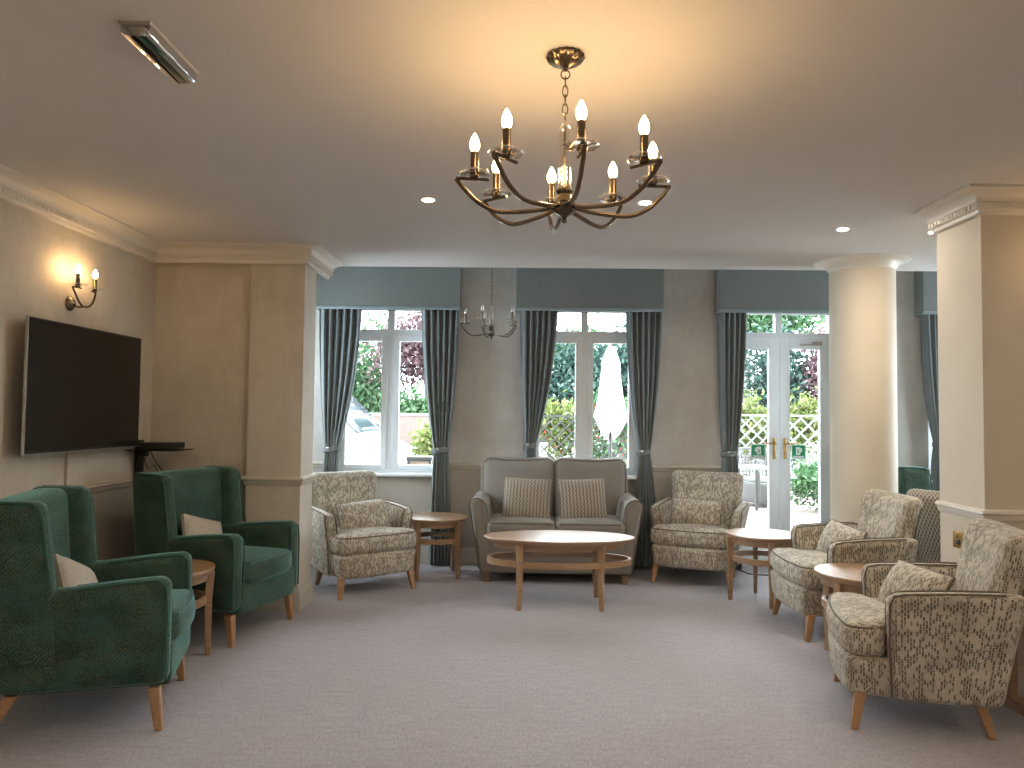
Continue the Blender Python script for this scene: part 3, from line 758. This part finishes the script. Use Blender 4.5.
# candle fittings -----------------------------------------------------------
def arc(pts, n=24):
    """Catmull-Rom through points"""
    P = [Vector(p) for p in pts]; P = [2 * P[0] - P[1]] + P + [2 * P[-1] - P[-2]]; out = []
    for i in range(1, len(P) - 2):
        for k in range(n // (len(P) - 3)):
            t = k / (n // (len(P) - 3)); a, b, c, d = P[i - 1:i + 3]
            out.append(.5 * ((2 * b) + (-a + c) * t + (2 * a - 5 * b + 4 * c - d) * t * t + (-a + 3 * b - 3 * c + d) * t ** 3))
    out.append(P[-2]); return out
def candle(parent, x, y, z, metal, bulb, k=1.):
    MB().lathe([(.012 * k, -.004), (.05 * k, -.002), (.054 * k, .004), (.050 * k, .010), (.018 * k, .006)], (x, y, z), 20, flute=.04, nf=10).build('drip_dish', M['crystal'], parent)
    MB().lathe([(.012 * k, -.012), (.016 * k, -.004), (.0135 * k, .010), (.0130 * k, .076 * k), (.011 * k, .078 * k)], (x, y, z), 16).build('candle_tube', metal, parent)
    MB().lathe([(.006 * k, .076 * k), (.0125 * k, .084 * k), (.0160 * k, .096 * k), (.0150 * k, .110 * k), (.009 * k, .126 * k), (.002 * k, .138 * k)], (x, y, z), 14).build('bulb', bulb, parent)
def chain_links(m, z0, z1, x=0, y=0, r=.0022, lw=.009, ll=.036):
    n = max(1, round((z1 - z0) / (ll * .80))); st = (z1 - z0) / n
    for i in range(n):
        zc = z0 + (i + .5) * st; h = st * .62; P = []
        for k in range(16):
            a = 2 * PI * k / 16; u = lw * math.cos(a); v = h * math.sin(a)
            P.append((x + (u if i % 2 else 0), y + (0 if i % 2 else u), zc + v))
        m.tube(P, r, 6, True)
    return m
def chandelier(loc, zceil, zhub, n, rad, a0, metal, bulb, label, k=1., coltop=.285):
    e = empty('chandelier', (loc[0], loc[1], zhub), 0, label, 'chandelier'); H = zceil - zhub
    MB().lathe([(.0, H), (.060 * k, H), (.064 * k, H - .008), (.055 * k, H - .022), (.030 * k, H - .036), (.010, H - .044), (.004, H - .055)], (0, 0, 0), 48, flute=.045, nf=16).build('canopy', metal, e)
    ch_ = MB(); P = [(.015 * math.cos(q), 0, H - .066 + .015 * math.sin(q)) for q in [2 * PI * i / 18 for i in range(18)]]; ch_.tube(P, .0025, 6, True)
    chain_links(ch_, coltop + .004, H - .076).build('chain', metal, e)
    MB().lathe([(.004, coltop + .006), (.010, coltop), (.020 * k, coltop - .010), (.0215 * k, coltop - .02), (.0215 * k, .07), (.016 * k, .065)], (0, 0, 0), 16, flute=.06, nf=8).build('glass_column', M['crystal'], e)
    MB().lathe([(.005, coltop), (.005, .06)], (0, 0, 0), 8).build('stem', metal, e)
    MB().lathe([(.004, -.050), (.010, -.044), (.006, -.034), (.014, -.026), (.034 * k, -.016), (.040 * k, -.004), (.040 * k, .012), (.028 * k, .022), (.022 * k, .045), (.030 * k, .055), (.022 * k, .066), (.008, .07)], (0, 0, 0), 24).build('hub', metal, e)
    for i in range(n):
        q = a0 + 2 * PI * i / n; c, s = math.cos(q), math.sin(q)
        f = lambda r, z: (r * c, r * s, z)
        pts = arc([f(.030, .004), f(.09 * k, -.010), f(rad * .60, -.020), f(rad * .80, .005), f(rad * .94, .048), f(rad * 1.03, .086)], 30)
        A = MB().tube(pts, .0076 * k, 8); 
        A.tube([f(rad * 1.035, .088), f(rad * .72, .086)], .0055 * k, 8)
        arm = A.build('arm', metal, e)
        candle(arm, rad * .86 * c, rad * .86 * s, .101, metal, bulb, k)
chandelier((.138, 2.475), ZC, 2.110, 8, .350, R(-84), M['bronze'], M['bulb'], 'lit eight-arm bronze chandelier with glass dishes hanging at the front')
chandelier((-.262, 6.50), ZB, 2.128, 5, .262, R(180), M['pewter'], M['bulb_off'], 'unlit five-arm chandelier hanging in front of the window wall', .85, .24)

sn = empty('wall_sconce', (XL, 4.44, 2.06), 0, 'lit two-candle bronze wall sconce above the television', 'wall light')
MB().lathe([(.0, .0), (.045, .0), (.045, .006), (.036, .016), (.02, .024), (.010, .034), (0, .036)], (0, 0, 0), 28, fn=lambda x, y, z: (z, x, y)).build('backplate', M['bronze'], sn)
MB().tube(arc([(.02, 0, -.005), (.05, 0, -.022), (.085, 0, -.020)], 12), .006, 8).build('stem', M['bronze'], sn)
for s in (-1, 1):
    A = MB().tube(arc([(.085, 0, -.020), (.092, s * .035, -.016), (.094, s * .075, .012), (.090, s * .105, .055), (.086, s * .118, .080)], 24), .006, 8)
    A.tube([(.086, s * .120, .082), (.10, s * .055, .082)], .005, 8); arm = A.build('arm', M['bronze'], sn)
    candle(arm, .098, s * .088, .094, M['bronze'], M['bulb'], .92)

dup(sn, (2.98, 3.96, 2.06), R(-90), 'lit wall sconce added out of frame to light the pier', None)  # extra sconce, added to warm the pier face
dup(sn, (XL, 1.9, 2.06), 0, 'lit wall sconce added out of frame on the left wall, for warm light', None)  # extra sconce, added as more warm light for the room
def downlight(x, y, label, z=ZC):
    e = empty('downlight', (x, y, z), 0, label, 'downlight', 'round recessed downlights in the ceiling')
    MB().lathe([(.030, -.0035), (.040, -.005), (.044, -.002), (.044, 0)], (0, 0, 0), 32).build('trim_ring', M['white_paint'], e)
    MB().lathe([(.0, -.0042), (.0295, -.0042), (.0295, -.001), (0, -.001)], (0, 0, 0), 24).build('lens', M['downlight'], e)
downlight(-.535, 4.18, 'round downlight in the ceiling left of the bronze chandelier'); downlight(.69, 4.20, 'round downlight seen through the right arms of the bronze chandelier')
downlight(2.045, 4.77, 'round downlight in the ceiling in front of the round column'); downlight(2.655, 4.82, 'round downlight at the corner of the pier cornice')
for x, y in ((-1.6, 1.2), (1.7, 1.2), (-1.6, -1.2), (.1, -1.2), (1.7, -1.2), (3.4, 1.2), (3.4, 2.6)):  # extra downlights, added beyond the view to brighten the room
    downlight(x, y, 'round downlight added out of frame to light the room')
em = empty('emergency_light', (-1.212, 2.44, ZC + .002), R(0), 'long clear-covered emergency light on the ceiling', 'emergency light')
MB().prism([(-.052, 0), (.052, 0), (.048, -.012), (-.048, -.012)], 'y', -.175, .175).build('tray', M['trim'], em)
MB().prism([(-.048, -.012), (.048, -.012), (.044, -.040), (.034, -.047), (-.034, -.047), (-.044, -.040)], 'y', -.172, .172).build('clear_cover', M['clear'], em, bevel=.004)
MB().tube([(.012, -.15, -.030), (.012, .15, -.030)], .007, 10).build('tube', M['sign_white'], em)
MB().box(-.026, .026, -.165, .165, -.018, -.0125).build('reflector', M['trim'], em)
fc = MB().tube(arc([(2.045, 7.10, .006), (2.07, 6.98, .005), (2.095, 6.88, .005), (2.20, 6.85, .005), (2.45, 6.84, .005), (2.8, 6.90, .005)], 30), .0045, 6)
tag(fc.build('cable', M['black']), 'thin dark cable lying on the carpet before the glazed doors', 'cable')

# ------------------------------------------------------------------ outside
ZG = -.04
M['paving'] = brickmat('pink brick paving', (.13, .094, .078), (.155, .12, .10), (.10, .088, .078), .21, .10, R(38))
M['asphalt'] = plain('car park tarmac', (.07, .07, .072), .9, var=.15, scale=40)
struct('ground_patio', MB().box(-.4, 14, YW + .3, 17, ZG - .1, ZG), M['paving'], 'pink brick patio outside the glazed doors')
struct('ground_car_park', MB().box(-16, -.4, YW + .3, 40, ZG - .1, ZG).box(-.4, 16, 17, 40, ZG - .1, ZG), M['asphalt'], 'grey tarmac car park outside')
M['leaf_green'] = leafmat('fresh leaves', [(0.030, 0.075, 0.030), (0.050, 0.105, 0.045), (0.075, 0.135, 0.065), (0.105, 0.160, 0.095)])
M['leaf_dark'] = leafmat('dark leaves', [(0.014, 0.036, 0.030), (0.026, 0.055, 0.045), (0.045, 0.078, 0.066), (0.075, 0.105, 0.095)])
M['leaf_purple'] = leafmat('purple leaves', [(0.050, 0.028, 0.034), (0.080, 0.045, 0.052), (0.110, 0.068, 0.075), (0.150, 0.110, 0.112)])
M['leaf_lime'] = leafmat('lime leaves', [(0.060, 0.085, 0.022), (0.095, 0.125, 0.035), (0.130, 0.155, 0.055), (0.165, 0.170, 0.085)])
M['flower'] = leafmat('red petals', [(.55, .03, .03), (.65, .06, .05)])
M['bark'] = wood('bark', (.06, .045, .035), (.12, .09, .07), .9)
def leaves(c, rad, n, size, seed, clumps=14, droop=0):
    g = np.random.default_rng(seed); cc = g.normal(size=(clumps, 3)); cc /= np.linalg.norm(cc, axis=1)[:, None]; cc *= g.uniform(.25, .8, (clumps, 1))
    k = g.integers(0, clumps, n); p = cc[k] + g.normal(size=(n, 3)) * .24
    p = p * np.array(rad) + np.array(c)
    d1 = g.normal(size=(n, 3)); d1 /= np.linalg.norm(d1, axis=1)[:, None]; d2 = np.cross(d1, g.normal(size=(n, 3))); d2 /= np.linalg.norm(d2, axis=1)[:, None]
    sz = size * g.uniform(.6, 1.4, (n, 1))
    V = np.stack([p - d1 * sz, p + d2 * sz * .45, p + d1 * sz, p - d2 * sz * .45], 1).reshape(-1, 3)
    V[:, 2] = np.maximum(V[:, 2], ZG + .02)
    return V.tolist(), [tuple(range(4 * i, 4 * i + 4)) for i in range(n)]
def plant(name, c, rad, n, size, mat, seed, label, cat, group, trunk=.05, flowers=0):
    e = empty(name, (c[0], c[1], ZG), 0, label, cat, group); h = c[2] - ZG
    V, F = leaves((0, 0, h + ZG), rad, n, size, seed); V = [(x, y, z - ZG) for x, y, z in V]
    MB().add(V, F).build('foliage', M[mat], e, sharp=180)
    t = MB().tube([(0, 0, 0), (.03, .02, h * .5), (0, 0, h)], [trunk, trunk * .8, trunk * .4], 8)
    for k in range(5):
        a = k * 1.26 + seed; t.tube([(0, 0, h * (.45 + .1 * k)), (rad[0] * .5 * math.cos(a), rad[1] * .5 * math.sin(a), h * (.45 + .1 * k) + rad[2] * .4)], [trunk * .4, trunk * .15], 6)
    t.build('trunk', M['bark'], e)
    if flowers:
        V, F = leaves((0, 0, h + ZG), (rad[0] * .9, rad[1] * .9, rad[2] * .8), flowers, size * .8, seed + 50, clumps=7); MB().add([(x, y, z - ZG) for x, y, z in V], F).build('flowers', M['flower'], e, sharp=180)
    return e
GTR = 'trees behind the car park and patio'
plant('leafy_tree', (-4.3, 19, 2.0), (1.5, 1.0, 1.9), 11050, 0.078, 'leaf_green', 11, 'fresh green tree seen through the left pane of the van window', 'tree', GTR, .12)
plant('purple_tree', (-2.35, 18.5, 3.2), (1.15, .9, 1.5), 7140, 0.066, 'leaf_purple', 12, 'purple-leaved tree seen through the right pane of the van window', 'tree', GTR, .10)
plant('hedge_shrub', (-2.5, 17.6, 1.35), (1.1, .5, .75), 3200, .08, 'leaf_green', 13, 'green hedge shrub under the purple tree behind the brown fence', 'shrub', GTR, .05)
plant('conifer_tree', (2.6, 19, 2.0), (1.7, 1.0, 1.55), 11050, 0.078, 'leaf_dark', 14, 'dark green tree behind the parasol', 'tree', GTR, .14)
plant('leafy_tree', (.9, 18.5, 1.9), (1.0, .9, 1.5), 7140, 0.070, 'leaf_dark', 15, 'dark green tree seen through the left pane of the middle window', 'tree', GTR, .10)
plant('leafy_tree', (1.9, 21, 3.0), (2.0, 1.0, 1.15), 5440, 0.078, 'leaf_green', 20, 'pale green treetop seen in the upper panes of the middle window', 'tree', GTR, .14)
plant('conifer_tree', (5.65, 17.0, 1.9), (1.0, .9, 1.5), 8840, 0.066, 'leaf_dark', 16, 'dark green tree seen through the left door leaf', 'tree', GTR, .12)
plant('purple_tree', (6.75, 16.2, 2.3), (.75, .8, 1.35), 7140, 0.055, 'leaf_purple', 17, 'purple-leaved tree seen through the right door leaf', 'tree', GTR, .10)
plant('leafy_tree', (6.6, 22, 4.2), (3.2, 1.2, 1.3), 7650, 0.086, 'leaf_green', 18, 'pale green treetop seen in the transom over the doors', 'tree', GTR, .16)
plant('leafy_tree', (9.5, 18, 2.2), (1.8, 1.2, 2.0), 9350, 0.078, 'leaf_dark', 19, 'dark green tree outside the far right window', 'tree', GTR, .14)
GSH = 'shrubs along the trellis'
plant('lime_shrub', (.62, 13.2, 1.2), (.55, .4, .65), 2600, .05, 'leaf_lime', 21, 'lime shrub with red flowers behind the trellis in the middle window', 'shrub', GSH, .03, 60)
plant('flowering_shrub', (1.45, 12.8, 1.0), (.55, .4, .85), 2600, .05, 'leaf_green', 22, 'green shrub with red flowers behind the parasol', 'shrub', GSH, .03, 160)
plant('lime_shrub', (4.3, 14.2, 1.3), (.75, .4, .70), 2600, .055, 'leaf_lime', 23, 'lime shrub above the trellis in the left door leaf', 'shrub', GSH, .03, 40)
plant('lime_shrub', (5.2, 14.0, 1.25), (.55, .4, .70), 2400, .05, 'leaf_lime', 24, 'lime shrub above the trellis in the right door leaf', 'shrub', GSH, .03)
plant('bushy_plant', (4.75, 11.8, .42), (.45, .45, .50), 2600, .05, 'leaf_green', 25, 'green bush growing at the edge of the patio outside the right door leaf', 'shrub', GSH, .03)
plant('lime_shrub', (-1.20, 9.7, 1.0), (.30, .28, .33), 1600, .035, 'leaf_lime', 26, 'lime shrub in front of the parked white car outside the van window', 'shrub', None, .03)

M['lattice'] = plain('weathered lattice wood', (.018, .022, .018), .8); M['lattice_pale'] = plain('pale painted lattice', (.10, .11, .103), .8)
def trellis(x0, x1, y, z0, z1, p, mat, label, wd=.022):
    e = empty('trellis', ((x0 + x1) / 2, y, ZG), 0, label, 'trellis', 'trellis panels along the patio'); h = (x1 - x0) / 2; H = z1 - z0; m = MB()
    for s in (-1, 1):
        k = -h - H
        while k < h + H:
            a, b = (max(-h, k), None), None
            t0 = max(0, (-h - k) / 1.0); t1 = min(H, h - k)
            if t1 > t0 + .02:
                xa, xb = k + t0, k + t1
                yy = -.006 * s
                m.prism([(s * xa - wd * .7, z0 + t0), (s * xa + wd * .7, z0 + t0), (s * xb + wd * .7, z0 + t1), (s * xb - wd * .7, z0 + t1)] if s > 0 else [(s * xa + wd * .7, z0 + t0), (s * xa - wd * .7, z0 + t0), (s * xb - wd * .7, z0 + t1), (s * xb + wd * .7, z0 + t1)], 'y', yy - .005, yy + .005)
            k += p
    m.build('lattice', M[mat], e)
    ring(MB(), -h, h, z0, z1, -.02, .02, .035).build('frame', M[mat], e)
    for s in (-1, 1): MB().box(s * h - .035, s * h + .035, -.035, .035, 0, z1 + .06).build('post', M[mat], e)
trellis(.05, 1.02, 11.6, .55, 1.47, .17, 'lattice', 'trellis panel seen through the left pane of the middle window')
trellis(1.06, 2.03, 11.6, .55, 1.47, .17, 'lattice', 'trellis panel behind the folded parasol')
trellis(3.1, 4.38, 13.2, .60, 1.52, .20, 'lattice_pale', 'pale trellis panel behind the wicker chair', .03)
trellis(4.44, 5.62, 13.2, .12, 1.52, .26, 'lattice_pale', 'tall pale trellis panel behind the green bush', .035)
M['fence'] = wood('brown fence boards', (.05, .025, .017), (.075, .038, .028), .85)
fn_ = empty('fence', (-3.5, 16.6, ZG), 0, 'brown board fence with pale capping behind the cars', 'fence')
MB().box(-4.5, 4.5, -.02, .02, 0, 1.42).build('boards', M['fence'], fn_); MB().box(-4.5, 4.5, -.05, .05, 1.42, 1.48).build('capping', M['lattice_pale'], fn_)
for k in range(5): MB().box(-4.0 + 2 * k - .05, -4.0 + 2 * k + .05, -.06, .0, 0, 1.52).build('post', M['lattice_pale'], fn_)

# folded parasol
M['canvas'] = plain('cream canvas', (.74, .72, .62), .9, var=.04, scale=9)
pa = empty('parasol', (1.135, 9.5, ZG), 0, 'folded cream parasol standing on the patio outside the middle window', 'parasol')
V = []; F = []; prof = [(2.31, .012), (2.27, .05), (2.16, .085), (2.08, .105), (2.04, .095), (1.95, .10), (1.7, .125), (1.5, .155), (1.42, .175), (1.34, .17), (1.24, .12), (1.17, .06)]
NP = 48
for j, (z, r_) in enumerate(prof):
    for i in range(NP):
        a = 2 * PI * i / NP; d = 1 + .22 * math.cos(8 * a) * min(1, j / 4) + (.12 * math.cos(3 * a + 1) if j > 8 else 0)
        V.append((r_ * d * math.cos(a), r_ * d * math.sin(a), z - ZG + (.05 * math.cos(4 * a + .6) if j > 8 else 0)))
for j in range(len(prof) - 1):
    for i in range(NP): k = (i + 1) % NP; F.append((j * NP + i, (j + 1) * NP + i, (j + 1) * NP + k, j * NP + k))
F.append(tuple(range(NP)))
MB().add(V, F).build('canopy', M['canvas'], pa, sharp=80)
MB().lathe([(.022, 0.05), (.022, 2.32), (.012, 2.36), (0, 2.37)], (0, 0, 0), 12).build('pole', M['black'], pa)
MB().lathe([(.26, 0), (.26, .05), (.10, .09), (.04, .10), (.04, .3)], (0, 0, 0), 24).build('base', M['black'], pa)

# vehicles
M['van_white'] = plain('white vehicle paint', (.70, .71, .72), .3, var=.01); M['car_silver'] = plain('pale blue vehicle paint', (.50, .56, .60), .3, var=.01)
M['auto_glass'] = plain('vehicle glass', (.03, .045, .05), .08, var=.05); M['tyre'] = plain('tyre rubber', (.02, .02, .02), .9); M['lamp'] = plain('headlamp glass', (.30, .36, .40), .1, var=.1)
def vehicle(name, loc, rz, label, cat, body, glassp, width, paint, wheels, wr, light, grille):
    """side profile (x forward, z) extruded across the width with tucked-in upper sides"""
    e = empty(name, (loc[0], loc[1], ZG), rz, label, cat); h = width / 2; zt = max(z for x, z in body)
    tuck = lambda x, y, z: (x, y * (1 - .14 * max(0, (z - .95) / max(.3, zt - .95)) - .10 * max(0, (x + .45) / .45) ** 2), z)
    n = len(body); V = []; F = []; ys = [-1, -.9, -.45, 0, .45, .9, 1]
    cx = sum(p[0] for p in body) / n; cz = sum(p[1] for p in body) / n
    for t in ys:
        k = 1 if abs(t) < .95 else .97
        for (x, z) in body: V.append((cx + (x - cx) * k, t * h, cz + (z - cz) * k))
    for j in range(len(ys) - 1):
        for i in range(n): l = (i + 1) % n; F.append((j * n + i, (j + 1) * n + i, (j + 1) * n + l, j * n + l))
    F.append(tuple(range(n))); F.append(tuple(range((len(ys) - 1) * n, len(ys) * n))[::-1])
    MB().add(V, F, None, tuck).build('body', M[paint], e, bevel=.02)
    for nm, poly in glassp:
        if nm == 'windscreen':
            (xa, za), (xb, zb) = poly; V = []
            for (x, z) in ((xa, za), (xb, zb)):
                for t in (-.86, -.4, 0, .4, .86): V.append(tuck(x + .012, t * h, z + .012))
            MB().add(V, [(i, i + 1, i + 6, i + 5) for i in range(4)]).build(nm, M['auto_glass'], e, solid=.012)
        else:
            for s in (-1, 1): MB().prism(poly, 'y', s * h * 1.0 - .008, s * h * 1.0 + .008, tuck).build(nm, M['auto_glass'], e)
    for s in (-1, 1):
        for wx in wheels:
            w = MB().lathe([(0, -.10), (wr * .6, -.10), (wr * .9, -.09), (wr, -.06), (wr, .06), (wr * .9, .09), (wr * .6, .10), (0, .10)], (0, 0, 0), 28, fn=lambda x, y, z: (x + wx, z + s * (h - .09), y + wr))
            wo = w.build('wheel', M['tyre'], e); MB().lathe([(0, .0), (wr * .58, .0), (wr * .55, .012), (0, .02)], (0, 0, 0), 20, fn=lambda x, y, z: (x + wx, s * (h + .011 + z), y + wr)).build('hubcap', M['silver'], wo)
        MB().prism(light, 'y', s * h * .93 - .10, s * h * .93 + .012, tuck).build('headlamp', M['lamp'], e)
    MB().box(grille[0], grille[1], -h * .6, h * .6, grille[2], grille[3], tuck).build('grille', M['black'], e, bevel=.01)
vehicle('van', (-1.40, 10.35), R(-4), 'white van parked close outside the left window', 'van',
        [(-.02, .30), (.0, .55), (-.04, .78), (-.16, .92), (-.50, 1.10), (-.62, 1.16), (-1.35, 1.86), (-1.55, 1.96), (-3.0, 2.0), (-5.0, 2.0), (-5.1, 1.9), (-5.1, .35), (-4.5, .28), (-.3, .26)],
        [('windscreen', ((-.66, 1.20), (-1.30, 1.815))), ('side_window', [(-.80, 1.20), (-1.32, 1.70), (-1.9, 1.74), (-1.9, 1.20)])], 1.9, 'van_white', (-.85, -4.1), .34,
        [(-.08, .78), (-.16, .90), (-.42, 1.00), (-.36, .88), (-.22, .76)], (-.03, .03, .42, .62))
carb = [(-.02, .30), (.0, .55), (-.10, .72), (-.95, .86), (-1.10, .92), (-1.75, 1.38), (-2.0, 1.45), (-2.9, 1.43), (-3.6, 1.05), (-4.1, .98), (-4.2, .8), (-4.2, .35), (-3.9, .25), (-.3, .25)]
carg = [('windscreen', ((-1.15, .96), (-1.70, 1.35))), ('side_window', [(-1.35, .95), (-1.78, 1.33), (-2.85, 1.35), (-3.4, 1.02), (-3.4, .95)])]
vehicle('car', (-1.9, 13.4), R(0), 'pale car parked behind the white van', 'car', carb, carg, 1.75, 'car_silver', (-.8, -3.4), .31, [(-.06, .60), (-.12, .70), (-.45, .76), (-.40, .62)], (-.03, .03, .4, .55))
vehicle('car', (-2.65, 15.2), R(180), 'white car parked before the fence behind the lime shrub', 'car', carb, carg, 1.75, 'van_white', (-.8, -3.4), .31, [(-.06, .60), (-.12, .70), (-.45, .76), (-.40, .62)], (-.03, .03, .4, .55))

# planter, wicker chair and table outside
pl = empty('planter', (-1.16, 8.75, ZG), 0, 'small timber planter box with a dark rim below the lime shrub', 'planter')
M['planter_wood'] = wood('planter boards', (.16, .11, .075), (.20, .14, .10), .8)
MB().box(-.12, .12, -.12, .12, 0, .92).build('box', M['planter_wood'], pl); ring(MB(), -.14, .14, .0, .95, -.14, -.12, .03).build('rim_frame', M['black'], pl); MB().box(-.15, .15, -.15, .15, .93, .97).build('rim', M['black'], pl, bevel=.005)
M['wicker'] = weave('grey wicker', (.075, .072, .072), (.04, .039, .039), .02)
wk = empty('patio_chair', (4.05, 12.6, ZG), R(20), 'grey wicker armchair on the patio outside the left door leaf', 'chair')
MB().rbox((.58, .58, .34), .04, (0, 0, .23), m=3, k=2).build('seat_base', M['wicker'], wk)
MB().rbox((.50, .46, .08), .03, (0, -.02, .43), m=3, k=2).build('seat_pad', M['lattice_pale'], wk)
B = MB()
for i in range(9): B.tube([(-.26 + .065 * i, .25, .38), (-.26 + .065 * i, .31, .88)], .010, 6)
B.tube(arc([(-.29, .25, .40), (-.30, .31, .86), (-.20, .325, .93), (.20, .325, .93), (.30, .31, .86), (.29, .25, .40)], 30), .022, 8); 
for z in (.55, .70, .80): B.tube([(-.28, .28, z), (.28, .28, z)], .010, 6)
B.build('backrest', M['wicker'], wk)
for s in (-1, 1): MB().tube(arc([(s * .29, -.26, .06), (s * .30, -.27, .60), (s * .29, 0, .64), (s * .29, .26, .66)], 18), .025, 8).build('arm', M['wicker'], wk)
for s in (-1, 1):
    for t in (-1, 1): MB().leg((s * .25, t * .25, .08), (s * .26, t * .26, 0), .04, .035).build('leg', M['black'], wk)
pt = empty('patio_table', (3.35, 11.6, ZG), 0, 'pale patio table beside the wicker chair', 'table')
MB().rbox((.9, .8, .03), .01, (0, 0, .70), m=2, k=2).build('tabletop', M['lattice_pale'], pt)
for s in (-1, 1):
    for t in (-1, 1): MB().leg((s * .38, t * .33, .69), (s * .38, t * .33, 0), .04, .035).build('leg', M['black'], pt)

# ------------------------------------------------------------------ light, camera, view
wd = bpy.data.worlds.new('overcast'); sc.world = wd; wd.use_nodes = True; nt = wd.node_tree
bg = nt.nodes['Background']; tc = nt.nodes.new('ShaderNodeTexCoord'); sp = nt.nodes.new('ShaderNodeSeparateXYZ'); rp = nt.nodes.new('ShaderNodeValToRGB')
nt.links.new(tc.outputs['Generated'], sp.inputs[0]); nt.links.new(sp.outputs[2], rp.inputs[0]); nt.links.new(rp.outputs[0], bg.inputs[0])
rp.color_ramp.elements[0].position = 0; rp.color_ramp.elements[0].color = (.80, .90, 1, 1); rp.color_ramp.elements[1].position = .6; rp.color_ramp.elements[1].color = (.88, .95, 1.0, 1)
bg.inputs[1].default_value = 12.0

cam = bpy.data.cameras.new('camera'); co = bpy.data.objects.new('camera', cam); COL.objects.link(co); sc.camera = co
cam.sensor_width = 36; cam.lens = 750 / 1024 * 36; cam.clip_end = 200
co.matrix_world = Matrix.Translation((0, 0, 1.42)) @ Matrix.Rotation(R(.69), 4, 'Z') @ Matrix.Rotation(R(92.37), 4, 'X') @ Matrix.Rotation(R(.63), 4, 'Z')
vs = sc.view_settings; vs.view_transform = 'Standard'; vs.look = 'None'; vs.gamma = 1; vs.use_curve_mapping = False; vs.exposure = 1.08
try:
    sc.cycles.use_denoising = True; sc.cycles.max_bounces = 10; sc.cycles.diffuse_bounces = 6; sc.cycles.transparent_max_bounces = 16; sc.cycles.sample_clamp_indirect = 8; sc.cycles.caustics_reflective = False; sc.cycles.caustics_refractive = False
except Exception: pass
